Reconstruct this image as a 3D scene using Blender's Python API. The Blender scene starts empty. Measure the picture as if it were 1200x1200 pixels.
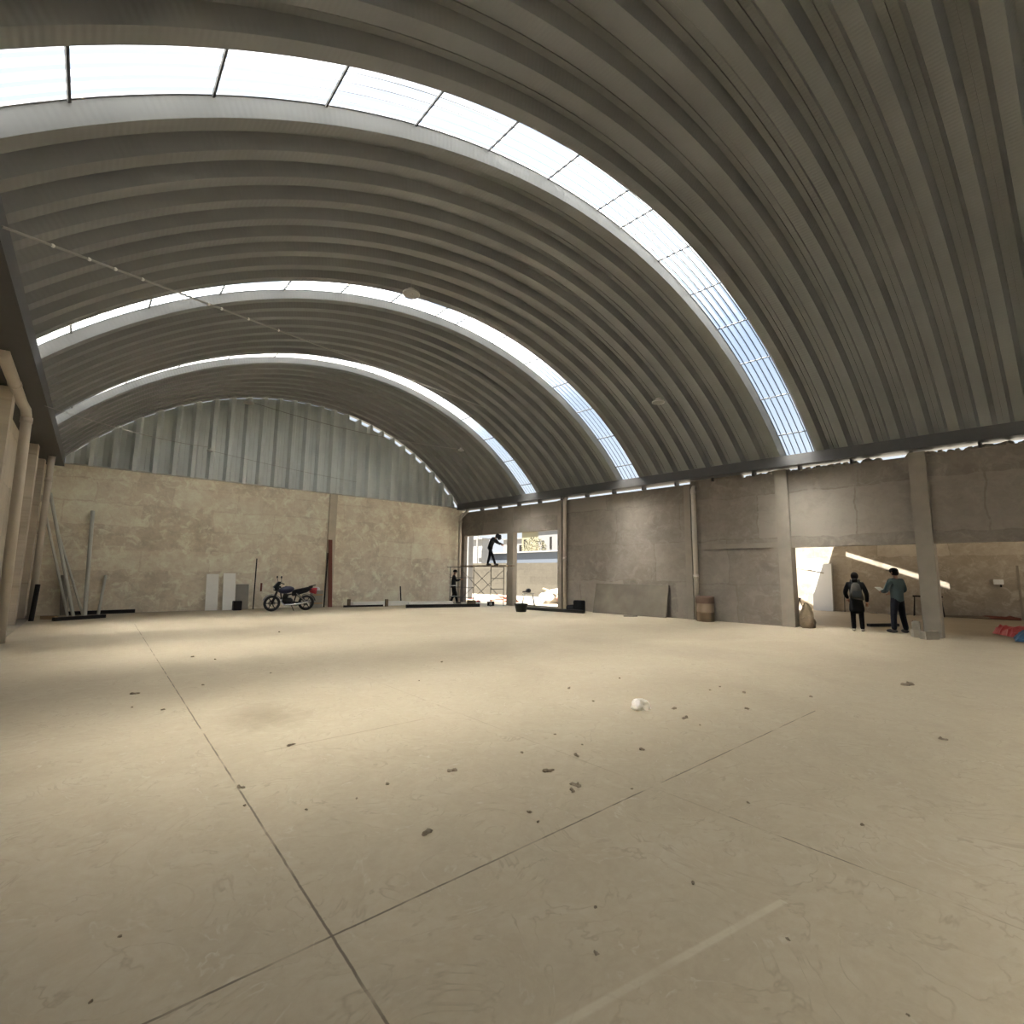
import bpy, bmesh, math, random
from math import sin, cos, pi, radians as R, atan2, hypot, sqrt, asin
from mathutils import Vector, Matrix
C = bpy.context.scene.collection
rnd = random.Random(7)

# ------------------------------------------------------------------ materials
def nodes(name):
    m = bpy.data.materials.new(name); m.use_nodes = True
    nt = m.node_tree; b = nt.nodes['Principled BSDF']
    return m, nt, b
def N(nt, t, **kw):
    n = nt.nodes.new(t)
    for k, v in kw.items():
        if k in n.inputs: n.inputs[k].default_value = v
        else: setattr(n, k, v)
    return n
def plain(name, col, rough=.6, metal=0., var=.12, scale=6., bump=0.):
    """a flat colour broken up by a little procedural noise"""
    m, nt, b = nodes(name); L = nt.links.new
    tc = N(nt, 'ShaderNodeTexCoord'); no = N(nt, 'ShaderNodeTexNoise', Scale=scale, Detail=5.)
    L(tc.outputs['Object'], no.inputs['Vector'])
    mx = N(nt, 'ShaderNodeMix', data_type='RGBA')
    mx.inputs['A'].default_value = tuple(c*(1-var) for c in col)+(1,)
    mx.inputs['B'].default_value = tuple(min(1, c*(1+var)) for c in col)+(1,)
    L(no.outputs['Fac'], mx.inputs['Factor']); L(mx.outputs['Result'], b.inputs['Base Color'])
    b.inputs['Roughness'].default_value = rough; b.inputs['Metallic'].default_value = metal
    if bump:
        bp = N(nt, 'ShaderNodeBump', Strength=.6, Distance=bump); L(no.outputs['Fac'], bp.inputs['Height']); L(bp.outputs['Normal'], b.inputs['Normal'])
    return m
def ramp(nt, src, stops):
    r = N(nt, 'ShaderNodeValToRGB'); e = r.color_ramp.elements
    e[0].position, e[0].color = stops[0][0], tuple(stops[0][1])+(1,)
    e[1].position, e[1].color = stops[-1][0], tuple(stops[-1][1])+(1,)
    for p, c in stops[1:-1]:
        x = e.new(p); x.color = tuple(c)+(1,)
    nt.links.new(src, r.inputs['Fac']); return r.outputs['Color']
def mixc(nt, fac, a, b, mode='MIX'):
    mx = N(nt, 'ShaderNodeMix', data_type='RGBA', blend_type=mode)
    for s, v in (('Factor', fac), ('A', a), ('B', b)):
        if isinstance(v, (int, float)): mx.inputs[s].default_value = v
        elif isinstance(v, tuple): mx.inputs[s].default_value = v+(1,)
        else: nt.links.new(v, mx.inputs[s])
    return mx.outputs['Result']
def mth(nt, op, a, b=None, clamp=False):
    n = N(nt, 'ShaderNodeMath', operation=op); n.use_clamp = clamp
    for i, v in enumerate((a, b)):
        if v is None: continue
        if isinstance(v, (int, float)): n.inputs[i].default_value = v
        else: nt.links.new(v, n.inputs[i])
    return n.outputs[0]

def plaster(name, dark, mid, light, axis='YZ', cell=(2.6, 1.15), seed=0., LINE=(.95, .945, .94), patch=.26):
    """trowelled cement render over block: big rectangular patches, blotches and streaks"""
    m, nt, b = nodes(name); L = nt.links.new
    tc = N(nt, 'ShaderNodeTexCoord'); sx = N(nt, 'ShaderNodeSeparateXYZ'); L(tc.outputs['Object'], sx.inputs[0])
    cb = N(nt, 'ShaderNodeCombineXYZ')
    L(sx.outputs['Y' if axis == 'YZ' else 'X'], cb.inputs[0]); L(sx.outputs['Z'], cb.inputs[1]); cb.inputs[2].default_value = seed
    v = cb.outputs[0]
    w = N(nt, 'ShaderNodeTexNoise', Scale=1.3, Detail=4.); L(v, w.inputs['Vector'])
    off = N(nt, 'ShaderNodeVectorMath', operation='SCALE'); off.inputs['Scale'].default_value = .32; L(w.outputs['Color'], off.inputs[0])
    vv = N(nt, 'ShaderNodeVectorMath', operation='ADD'); L(v, vv.inputs[0]); L(off.outputs[0], vv.inputs[1])
    br = N(nt, 'ShaderNodeTexBrick', Scale=1.); br.offset = .37; br.squash = .8; br.squash_frequency = 3
    br.inputs['Brick Width'].default_value = cell[0]; br.inputs['Row Height'].default_value = cell[1]
    br.inputs['Mortar Size'].default_value = .03; br.inputs['Mortar Smooth'].default_value = .6; br.inputs['Bias'].default_value = 0.
    br.inputs['Color1'].default_value = (0, 0, 0, 1); br.inputs['Color2'].default_value = (1, 1, 1, 1); br.inputs['Mortar'].default_value = (.25, .25, .25, 1)
    L(vv.outputs[0], br.inputs['Vector'])
    n1 = N(nt, 'ShaderNodeTexNoise', Scale=.9, Detail=8., Roughness=.65); L(v, n1.inputs['Vector'])
    n2 = N(nt, 'ShaderNodeTexNoise', Scale=4.5, Detail=8., Roughness=.7, Distortion=.8); L(v, n2.inputs['Vector'])
    f = mth(nt, 'ADD', mth(nt, 'MULTIPLY', br.outputs['Color'], patch), mth(nt, 'ADD', mth(nt, 'MULTIPLY', n1.outputs['Fac'], .60), mth(nt, 'MULTIPLY', n2.outputs['Fac'], .42)))
    col = ramp(nt, f, [(.36, dark), (.58, mid), (.82, light)])
    line = ramp(nt, br.outputs['Fac'], [(.0, (1, 1, 1)), (1., LINE)])
    col = mixc(nt, 1., col, line, 'MULTIPLY')
    n3 = N(nt, 'ShaderNodeTexNoise', Scale=2.6, Detail=9., Roughness=.72, Distortion=.7); L(v, n3.inputs['Vector'])
    pale = ramp(nt, n3.outputs['Fac'], [(.50, (0, 0, 0)), (.64, (.85, .85, .85))])
    col = mixc(nt, pale, col, light)
    L(col, b.inputs['Base Color']); b.inputs['Roughness'].default_value = .9
    bp = N(nt, 'ShaderNodeBump', Strength=.35, Distance=.03); L(n2.outputs['Fac'], bp.inputs['Height']); L(bp.outputs['Normal'], b.inputs['Normal'])
    return m

def floor_material():
    m, nt, b = nodes('dusty_concrete_floor'); L = nt.links.new
    tc = N(nt, 'ShaderNodeTexCoord'); P = tc.outputs['Object']
    sx = N(nt, 'ShaderNodeSeparateXYZ'); L(P, sx.inputs[0]); X, Y = sx.outputs['X'], sx.outputs['Y']
    n1 = N(nt, 'ShaderNodeTexNoise', Scale=.45, Detail=7., Roughness=.6, Distortion=.6); L(P, n1.inputs['Vector'])
    n2 = N(nt, 'ShaderNodeTexNoise', Scale=3.2, Detail=9., Roughness=.7, Distortion=1.4); L(P, n2.inputs['Vector'])
    n3 = N(nt, 'ShaderNodeTexNoise', Scale=22., Detail=6., Roughness=.7); L(P, n3.inputs['Vector'])
    f = mth(nt, 'ADD', mth(nt, 'MULTIPLY', n1.outputs['Fac'], .44), mth(nt, 'ADD', mth(nt, 'MULTIPLY', n2.outputs['Fac'], .42), mth(nt, 'MULTIPLY', n3.outputs['Fac'], .2)))
    col = ramp(nt, f, [(.34, (.29, .236, .165)), (.53, (.36, .30, .212)), (.72, (.415, .355, .265))])
    # trowel scuffs: short curved darker strokes
    wv = N(nt, 'ShaderNodeTexNoise', Scale=1.7, Detail=3., Distortion=3.5); L(P, wv.inputs['Vector'])
    sc = ramp(nt, wv.outputs['Fac'], [(.47, (0, 0, 0)), (.497, (1, 1, 1)), (.503, (1, 1, 1)), (.53, (0, 0, 0))])
    gate = ramp(nt, n2.outputs['Fac'], [(.46, (0, 0, 0)), (.62, (.55, .55, .55))])
    col = mixc(nt, mixc(nt, 1., sc, gate, 'MULTIPLY'), col, (.22, .18, .125))
    lt = ramp(nt, n2.outputs['Fac'], [(.34, (.6, .6, .6)), (.46, (0, 0, 0))])
    col = mixc(nt, mixc(nt, 1., sc, lt, 'MULTIPLY'), col, (.47, .41, .32))
    # round oily stain
    def blob(cx, cy, r, amt, c2):
        nonlocal col
        dx = mth(nt, 'SUBTRACT', X, cx); dy = mth(nt, 'SUBTRACT', Y, cy)
        d = mth(nt, 'SQRT', mth(nt, 'ADD', mth(nt, 'MULTIPLY', dx, dx), mth(nt, 'MULTIPLY', mth(nt, 'MULTIPLY', dy, dy), .45)))
        d = mth(nt, 'ADD', d, mth(nt, 'MULTIPLY', mth(nt, 'SUBTRACT', n2.outputs['Fac'], .5), .5))
        k = mth(nt, 'MULTIPLY', mth(nt, 'SUBTRACT', 1., mth(nt, 'DIVIDE', d, r), True), amt, True)
        col = mixc(nt, k, col, c2)
    blob(1.50, 5.75, .5, .8, (.19, .15, .10))
    blob(6.3, 8.3, .9, .22, (.23, .19, .14)); blob(4.2, 14., 1.4, .25, (.25, .21, .16)); blob(9.5, 5.0, 1.3, .2, (.25, .21, .16))
    # saw-cut control joints, partly filled with dust
    brk = N(nt, 'ShaderNodeTexNoise', Scale=2.3, Detail=3.); L(P, brk.inputs['Vector'])
    wob = mth(nt, 'MULTIPLY', mth(nt, 'SUBTRACT', n2.outputs['Fac'], .5), .012)
    def joint(axis, at, slope, w, lo, hi, amt, c2=(.10, .075, .05)):
        nonlocal col
        u, v = (X, Y) if axis == 'X' else (Y, X)
        d = mth(nt, 'ABSOLUTE', mth(nt, 'ADD', mth(nt, 'SUBTRACT', mth(nt, 'SUBTRACT', u, at), mth(nt, 'MULTIPLY', v, slope)), wob))
        k = mth(nt, 'SUBTRACT', 1., mth(nt, 'DIVIDE', d, w), True)
        k = mth(nt, 'MULTIPLY', mth(nt, 'MULTIPLY', k, 2., True), mth(nt, 'MULTIPLY', mth(nt, 'GREATER_THAN', v, lo), mth(nt, 'LESS_THAN', v, hi)))
        g = mth(nt, 'MULTIPLY', mth(nt, 'SUBTRACT', brk.outputs['Fac'], .36), 6., True)
        col = mixc(nt, mth(nt, 'MULTIPLY', mth(nt, 'MULTIPLY', k, g), amt, True), col, c2)
    joint('X', .875, .008, .0075, -5, 17.5, .92)
    joint('Y', 2.18, 0., .0075, -2, 6.4, .92)
    joint('X', 3.21, -.01, .007, -5, 1.62, .85); joint('X', 3.21, -.01, .010, 1.62, 7., .22)
    joint('Y', 4.63, 0., .012, 1.2, 3.2, .35)
    joint('Y', 1.52, -.172, .022, 1.0, 2.6, .22, (.66, .58, .45))
    L(col, b.inputs['Base Color']); b.inputs['Roughness'].default_value = .62
    b.inputs['Specular IOR Level'].default_value = .35
    bp = N(nt, 'ShaderNodeBump', Strength=.25, Distance=.012); L(n2.outputs['Fac'], bp.inputs['Height']); L(bp.outputs['Normal'], b.inputs['Normal'])
    return m

def vault_material(name, a, c):
    m, nt, b = nodes(name); L = nt.links.new
    uv = N(nt, 'ShaderNodeUVMap'); tc = N(nt, 'ShaderNodeTexCoord')
    n = N(nt, 'ShaderNodeTexNoise', Scale=.6, Detail=5.); L(tc.outputs['Object'], n.inputs['Vector'])
    L(ramp(nt, n.outputs['Fac'], [(.3, a), (.7, c)]), b.inputs['Base Color'])
    b.inputs['Metallic'].default_value = .25; b.inputs['Roughness'].default_value = .5
    sx = N(nt, 'ShaderNodeSeparateXYZ'); L(uv.outputs[0], sx.inputs[0])
    wv = mth(nt, 'SINE', mth(nt, 'MULTIPLY', sx.outputs['X'], 2*pi/.075))
    bp = N(nt, 'ShaderNodeBump', Strength=.16, Distance=.006); L(wv, bp.inputs['Height']); L(bp.outputs['Normal'], b.inputs['Normal'])
    return m

def sheet_material():
    m = bpy.data.materials.new('translucent_ribbed_sheet'); m.use_nodes = True; nt = m.node_tree; nt.nodes.clear(); L = nt.links.new
    o = N(nt, 'ShaderNodeOutputMaterial')
    rf = N(nt, 'ShaderNodeBsdfRefraction', Roughness=1., IOR=1.5); rf.inputs['Color'].default_value = (.93, .97, 1., 1)
    tl = N(nt, 'ShaderNodeBsdfTranslucent')
    tc = N(nt, 'ShaderNodeTexCoord'); n = N(nt, 'ShaderNodeTexNoise', Scale=1.5, Detail=4.); L(tc.outputs['Object'], n.inputs['Vector'])
    TLC = ramp(nt, n.outputs['Fac'], [(.35, (.80, .80, .77)), (.65, (.9, .9, .88))])
    # rib shadow lines painted into the sheet colour along the five ribs
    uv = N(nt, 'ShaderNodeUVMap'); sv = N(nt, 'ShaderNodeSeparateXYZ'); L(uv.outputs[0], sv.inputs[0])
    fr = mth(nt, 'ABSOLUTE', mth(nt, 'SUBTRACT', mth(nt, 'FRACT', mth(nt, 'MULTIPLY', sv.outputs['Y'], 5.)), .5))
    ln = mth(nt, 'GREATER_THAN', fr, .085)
    dirt = ramp(nt, ln, [(0., (.06, .06, .06)), (1., (1, 1, 1))])  # darkening factor of the painted rib shade
    L(mixc(nt, 1., (.93, .97, 1.), dirt, 'MULTIPLY'), rf.inputs['Color']); L(mixc(nt, 1., TLC, dirt, 'MULTIPLY'), tl.inputs['Color'])  # painted rib shade multiplied into both sheet colours
    mx = N(nt, 'ShaderNodeMixShader'); mx.inputs[0].default_value = SHEET_MIX
    L(rf.outputs[0], mx.inputs[1]); L(tl.outputs[0], mx.inputs[2]); L(mx.outputs[0], o.inputs['Surface'])
    return m
SHEET_MIX = .025

M = {}
M['floor'] = floor_material()
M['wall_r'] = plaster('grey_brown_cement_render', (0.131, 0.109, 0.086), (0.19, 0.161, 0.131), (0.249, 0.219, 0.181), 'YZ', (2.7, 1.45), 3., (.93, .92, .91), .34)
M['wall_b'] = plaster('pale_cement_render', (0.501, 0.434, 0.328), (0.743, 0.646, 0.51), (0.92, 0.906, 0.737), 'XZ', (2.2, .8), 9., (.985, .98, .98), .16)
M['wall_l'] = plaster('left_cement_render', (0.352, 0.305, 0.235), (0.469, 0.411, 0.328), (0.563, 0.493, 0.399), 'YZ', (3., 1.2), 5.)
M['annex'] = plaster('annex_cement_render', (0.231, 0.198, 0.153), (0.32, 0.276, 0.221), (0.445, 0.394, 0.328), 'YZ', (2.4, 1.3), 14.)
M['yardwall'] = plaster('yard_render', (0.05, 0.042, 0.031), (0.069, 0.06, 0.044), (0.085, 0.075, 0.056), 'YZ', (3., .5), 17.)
M['pilaster'] = plain('rendered_pilaster', (.55, .48, .37), .9, 0, .2, 3., .01)
M['column'] = plain('cast_concrete', (0.239, 0.209, 0.169), .9, 0, .2, 3., .01)
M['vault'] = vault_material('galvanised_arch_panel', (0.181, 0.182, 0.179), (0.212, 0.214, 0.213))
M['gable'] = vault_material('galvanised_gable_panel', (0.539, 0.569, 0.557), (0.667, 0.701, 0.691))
M['gutter'] = plain('grey_painted_steel', (.075, .072, .07), .55, .2, .1)
M['flash'] = plain('pale_flashing', (.5, .48, .43), .5, .3)
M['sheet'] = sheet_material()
M['bar'] = plain('dark_strap', (.10, .10, .10), .6, .3)
M['pvc'] = plain('cream_plastic_pipe', (0.521, 0.465, 0.391), .4, 0, .06)
M['steelpole'] = plain('galvanised_tube', (.52, .51, .45), .45, .3, .1)
M['darksteel'] = plain('dark_steel', (.022, .020, .018), .6, .2)
M['blackp'] = plain('black_plastic', (.012, .012, .013), .45)
M['rubber'] = plain('tyre_rubber', (.014, .014, .014), .8)
M['rust'] = plain('rust_primer', (.17, .05, .03), .7, .1, .25, 4.)
M['white'] = plain('white_board', (0.888, 0.864, 0.804), .5, 0, .05)
M['whitepanel'] = plain('white_door_panel', (.66, .67, .68), .45, 0, .03)
M['greyboard'] = plain('grey_board', (.27, .25, .215), .7)
M['ply'] = plain('stained_grey_sheet', (0.12, 0.101, 0.075), .8, 0, .55, 1.6)
M['barrel'] = plain('brown_barrel', (.225, .16, .10), .65, 0, .2, 3.)
M['barrel2'] = plain('rusty_barrel_top', (.15, .09, .06), .75, 0, .3, 6.)
M['sack'] = plain('earthy_mound', (.155, .115, .075), .95, 0, .4, 7., .05)
M['block'] = plain('concrete_block', (0.266, 0.234, 0.189), .95, 0, .25, 8.)
M['lamp'] = plain('lamp_face', (.36, .35, .33), .5)
M['lampw'] = plain('lamp_white', (.55, .55, .52), .4)
M['cable'] = plain('grey_cable', (.30, .29, .27), .6)
M['clip'] = plain('white_clip', (.75, .74, .7), .5)
M['tarpr'] = plain('red_plastic_sheet', (.46, .055, .06), .5, 0, .35, 5., .04)
M['tarpb'] = plain('blue_plastic_sheet', (.045, .13, .23), .5, 0, .45, 4., .04)
M['tarpg'] = plain('pale_plastic_sheet', (.42, .46, .48), .5, 0, .3, 5., .04)
M['bag'] = plain('white_plastic_bag', (.9, .86, .77), .45, 0, .1, 9.)
M['clod'] = plain('dirt_clod', (.19, .15, .105), .95, 0, .4, 30.)
M['skin'] = plain('skin', (.30, .155, .095), .6)
M['black'] = plain('black_cloth', (.006, .006, .0065), .85)
M['navy'] = plain('navy_cloth', (.007, .008, .012), .85)
M['bluegrey'] = plain('blue_grey_cloth', (.05, .072, .075), .85, 0, .2)
M['darkgrey'] = plain('dark_grey_cloth', (.022, .024, .026), .85)
M['greybag'] = plain('grey_backpack_cloth', (.045, .041, .036), .8)
M['reflect'] = plain('pale_reflective_tape', (.5, .5, .47), .4)
M['hair'] = plain('dark_hair', (.008, .006, .005), .9)
M['shoe'] = plain('pale_shoe', (.38, .35, .3), .7)
M['shoed'] = plain('dark_shoe', (.03, .028, .026), .7)
M['paper'] = plain('white_paper', (.75, .72, .66), .6)
M['redp'] = plain('red_plastic', (.42, .02, .03), .35)
M['bluep'] = plain('dark_blue_paint', (.02, .02, .055), .3)
M['chrome'] = plain('polished_metal', (.55, .55, .56), .25, .9)
M['whitep'] = plain('white_plastic', (.75, .75, .73), .4)
M['ground'] = plain('bare_earth', (0.228, 0.203, 0.163), .95, 0, .25, .8)
M['roofslab'] = plain('annex_roof_sheet', (.3, .28, .24), .8)
M['bld_w'] = plain('white_building_render', (0.18, 0.18, 0.177), .9)
M['bld_y'] = plain('yellow_building_render', (.19, .175, .11), .9)
M['bld_b'] = plain('pale_blue_corrugated_wall', (0.09, 0.106, 0.131), .6)
M['bld_g'] = plain('grey_building_render', (0.258, 0.258, 0.254), .9)
M['wood'] = plain('timber', (.36, .24, .14), .8, 0, .2)
M['leaf'] = plain('dusty_leaves', (.13, .12, .075), .8, 0, .4, 9.)
M['pink'] = plain('pink_bricks', (.30, .15, .11), .9, 0, .3)

for k_ in ('black', 'navy', 'bluegrey', 'darkgrey', 'greybag', 'hair', 'sack', 'blackp', 'darksteel', 'bar'): M[k_].node_tree.nodes['Principled BSDF'].inputs['Specular IOR Level'].default_value = .12

# ------------------------------------------------------------------ mesh helpers
def tag(o, label=None, cat=None, group=None, kind=None):
    if label: o['label'] = label
    if cat: o['category'] = cat
    if group: o['group'] = group
    if kind: o['kind'] = kind
    return o
def link(o, parent=None):
    C.objects.link(o)
    if parent is not None: o.parent = parent
    return o
def empty(name, loc, rz=0., label=None, cat=None, group=None):
    o = bpy.data.objects.new(name, None); C.objects.link(o); o.empty_display_size = .1
    o.location = loc; o.rotation_euler = (0, 0, rz); return tag(o, label, cat, group)
class MB:
    def __init__(s): s.bm = bmesh.new()
    def face(s, pts):
        vs = [s.bm.verts.new(p) for p in pts]
        return s.bm.faces.new(vs)
    def hexa(s, p):
        """8 points: bottom ring 0-3, top ring 4-7"""
        v = [s.bm.verts.new(q) for q in p]
        for f in ((3, 2, 1, 0), (4, 5, 6, 7), (0, 1, 5, 4), (1, 2, 6, 5), (2, 3, 7, 6), (3, 0, 4, 7)):
            s.bm.faces.new([v[i] for i in f])
        return s
    def box(s, c, d, mat=None, bev=0.):
        x, y, z = d[0]/2, d[1]/2, d[2]/2
        P = [Vector(q) for q in ((-x, -y, -z), (x, -y, -z), (x, y, -z), (-x, y, -z), (-x, -y, z), (x, -y, z), (x, y, z), (-x, y, z))]
        if mat is not None: P = [mat @ q for q in P]
        n0 = len(s.bm.edges)
        s.hexa([q+Vector(c) for q in P])
        if bev:
            s.bm.edges.ensure_lookup_table()
            bmesh.ops.bevel(s.bm, geom=s.bm.edges[n0:], offset=bev, segments=2, affect='EDGES')
        return s
    def span(s, a, b, w, h, up=(0, 0, 1)):
        """square bar between two points"""
        a, b = Vector(a), Vector(b); t = (b-a).normalized(); u = Vector(up)
        if abs(t.dot(u)) > .98: u = Vector((1, 0, 0))
        r = t.cross(u).normalized(); u = r.cross(t)
        P = []
        for q in (a, b): P += [q-r*w/2-u*h/2, q+r*w/2-u*h/2, q+r*w/2+u*h/2, q-r*w/2+u*h/2]
        return s.hexa(P)
    def tube(s, pts, rad, n=10, cap=True):
        pts = [Vector(p) for p in pts]; rads = rad if isinstance(rad, (list, tuple)) else [rad]*len(pts)
        rings = []; prev = None
        for i, p in enumerate(pts):
            t = (pts[min(i+1, len(pts)-1)]-pts[max(i-1, 0)]).normalized()
            if prev is None:
                u = Vector((0, 0, 1)) if abs(t.z) < .9 else Vector((1, 0, 0))
            else: u = prev
            r = t.cross(u)
            if r.length < 1e-5: r = t.cross(Vector((0, 1, 0)))
            r.normalize(); u = r.cross(t).normalized(); prev = u
            rings.append([s.bm.verts.new(p+(r*cos(2*pi*k/n)+u*sin(2*pi*k/n))*rads[i]) for k in range(n)])
        for a, b in zip(rings, rings[1:]):
            for k in range(n): s.bm.faces.new((a[k], a[(k+1) % n], b[(k+1) % n], b[k]))
        if cap: s.bm.faces.new(rings[0][::-1]); s.bm.faces.new(rings[-1])
        return s
    def lathe(s, prof, n=24, mat=Matrix.Identity(4)):
        rings = []
        for r, z in prof:
            if r < 1e-6: rings.append([s.bm.verts.new(mat @ Vector((0, 0, z)))])
            else: rings.append([s.bm.verts.new(mat @ Vector((r*cos(2*pi*k/n), r*sin(2*pi*k/n), z))) for k in range(n)])
        for a, b in zip(rings, rings[1:]):
            for k in range(n):
                q = [a[k % len(a)], a[(k+1) % len(a)], b[(k+1) % len(b)], b[k % len(b)]]
                q = list(dict.fromkeys(q))
                if len(q) > 2: s.bm.faces.new(q)
        return s
    def ball(s, c, r, n=12, m=8, rot=None):
        r = r if isinstance(r, (tuple, list)) else (r, r, r)
        T = Matrix.Translation(c) @ (rot.to_4x4() if rot else Matrix.Identity(4)) @ Matrix.Diagonal((r[0], r[1], r[2], 1))
        return s.lathe([(sin(pi*i/m) if 0 < i < m else 0, -cos(pi*i/m)) for i in range(m+1)], n, T)
    def lump(s, c, r, seed=0, rough=.3, flat=True, sub=2):
        """an irregular stone-like lump sitting on z = c.z"""
        rr = random.Random(seed); t = bmesh.new(); bmesh.ops.create_icosphere(t, subdivisions=sub, radius=1.)
        r = r if isinstance(r, (tuple, list)) else (r, r, r)
        ph = [rr.uniform(0, 6) for _ in range(6)]
        mp = {}
        for v in t.verts:
            k = 1+rough*(sin(3.1*v.co.x+ph[0])*sin(2.7*v.co.y+ph[1])+.6*sin(5.3*v.co.z+ph[2])*sin(4.9*v.co.x+ph[3]))+rr.uniform(-rough, rough)*.25
            p = Vector((v.co.x*r[0]*k, v.co.y*r[1]*k, v.co.z*r[2]*k))
            if flat: p.z = max(p.z, -.35*r[2])+.35*r[2]
            mp[v] = s.bm.verts.new(Vector(c)+p)
        for f in t.faces: s.bm.faces.new([mp[v] for v in f.verts])
        t.free(); return s
    def build(s, name, mat, parent=None, smooth=False, label=None):
        me = bpy.data.meshes.new(name); bmesh.ops.recalc_face_normals(s.bm, faces=s.bm.faces)
        s.bm.to_mesh(me); s.bm.free()
        me.materials.append(M[mat] if isinstance(mat, str) else mat)
        if smooth:
            for p in me.polygons: p.use_smooth = True
        o = bpy.data.objects.new(name, me); link(o, parent)
        if label: o['label'] = label
        return o
def struct(o): o['kind'] = 'structure'; return o
def copy_tree(o, parent=None):
    c = o.copy(); C.objects.link(c); c.parent = parent
    for ch in list(o.children): copy_tree(ch, c)
    return c

# ------------------------------------------------------------------ hall dimensions (metres; camera stands at x=0, y=0)
YF, YB = -5., 22.217                    # front and back wall
def rx(y): return 16.9925-.0805*y       # inner face of the right wall (the plot is not square)
XL = -1.75                              # inner face of the left wall
GL = -1.066                             # inner edge of the left gutter
def gr(y): return rx(y)-.358            # inner edge of the right gutter
ZG0, ZG1 = 4.95, 5.278                  # gutter bottom / top
WT = 4.82                               # top of the right wall
def arch(y):
    c = (gr(y)-GL)/2; h = 3.572+.0155*(y-10); r = (c*c+h*h)/(2*h)
    return (gr(y)+GL)/2, ZG1+h-r, r, asin(c/r)
def av(y, f, d=0.):                     # f in -1..1 along the arch
    x0, z0, r, th = arch(y); t = f*th
    return Vector((x0+(r+d)*sin(t), y, z0+(r+d)*cos(t)))

def prism(mb, y0, y1, z0, z1, fx0, fx1):
    return mb.hexa([(fx0(y0), y0, z0), (fx1(y0), y0, z0), (fx1(y1), y1, z0), (fx0(y1), y1, z0),
                    (fx0(y0), y0, z1), (fx1(y0), y0, z1), (fx1(y1), y1, z1), (fx0(y1), y1, z1)])

# ------------------------------------------------------------------ floor, walls
mb = MB(); prism(mb, YF, YB, -.25, 0, lambda y: XL, lambda y: rx(y)+.2)
struct(mb.build('floor', 'floor'))
mb = MB(); prism(mb, -9, 12, -.25, -.012, lambda y: rx(y)+.2, lambda y: 30.)
struct(mb.build('floor_annex', 'floor'))
mb = MB(); mb.box((10, 30, -.55), (240, 240, .5)); mb.box((40, 40, -.17), (46, 56, .3))
struct(mb.build('ground', 'ground'))
mb = MB(); mb.box((XL-.1, (YF+YB)/2, 2.5), (.2, YB-YF+.4, 5.0))
struct(mb.build('wall_left', 'wall_l'))
mb = MB(); mb.box(((XL+rx(YB))/2, YB+.1, 5.05/2), (rx(YB)-XL+.4, .2, 5.05))
struct(mb.build('wall_back', 'wall_b'))
o1 = lambda d: (lambda y: rx(y)+d)
mb = MB()
prism(mb, 21.95, YB, 0, WT, o1(0), o1(.2))
prism(mb, 15.28, 21.95, 3.52, WT, o1(0), o1(.2))
prism(mb, 15.28, 21.95, 3.52, 3.78, o1(-.03), o1(0))
prism(mb, 6.1, 15.28, 0, WT, o1(0), o1(.2))
prism(mb, -1.6, 6.1, 2.43, WT, o1(0), o1(.2))
prism(mb, -1.6, 5.98, 2.43, 2.84, o1(-.025), o1(0))
prism(mb, YF, -1.6, 0, WT, o1(0), o1(.2))
prism(mb, 7.4, 9.2, WT, 4.93, o1(.02), o1(.2))
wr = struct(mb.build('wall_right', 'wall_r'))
mb = MB(); prism(mb, 6.34, 8.95, 2.44, 2.60, o1(-.045), o1(0))
struct(mb.build('trim_ledge', 'column'))
# rough mortar bedding on the wall head
mb = MB(); y = 7.2
while y > -1.5:
    if not 2.95 < y < 3.55: mb.lump((rx(y)+.1, y, WT-.03), (.1, rnd.uniform(.08, .16), rnd.uniform(.07, .11)), int(y*100)+900, .35)
    y -= rnd.uniform(.12, .24)
tag(mb.build('mortar_bedding', 'block', wr), kind='stuff')

def trim(name, mb, mat): return struct(mb.build(name, mat))
# columns and pilasters
k = 0
for (y0, y1, z1, a, c) in ((18.2, 18.62, WT, -.02, .24), (5.98, 6.34, 4.9, -.12, .24), (2.62, 2.98, 4.9, -.14, .24), (9.18, 9.42, WT, -.05, .05), (15.1, 15.32, WT, -.1, .2), (-1.9, -1.5, 4.9, -.12, .24)):
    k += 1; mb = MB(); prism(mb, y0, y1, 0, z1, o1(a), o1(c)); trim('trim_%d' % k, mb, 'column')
for (y0, y1) in ((18.6, 19.0), (21.0, 21.4), (13.0, 13.4), (8., 8.4)):
    k += 1; mb = MB(); prism(mb, y0, y1, 0, 4.93, lambda y: XL, lambda y: XL+.28); trim('trim_%d' % k, mb, 'wall_l')
k += 1; mb = MB(); mb.box((8.08, YB-.05, 2.52), (.34, .1, 5.0)); trim('trim_%d' % k, mb, 'pilaster')
k += 1; mb = MB(); mb.box(((XL+rx(YB))/2, YB-.03, 5.065), (rx(YB)-XL, .14, .035)); trim('trim_%d' % k, mb, 'flash')
k += 1; mb = MB(); prism(mb, YF, YB, 0, .012, lambda y: XL, lambda y: XL+.42); trim('trim_%d' % k, mb, 'column')

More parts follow.
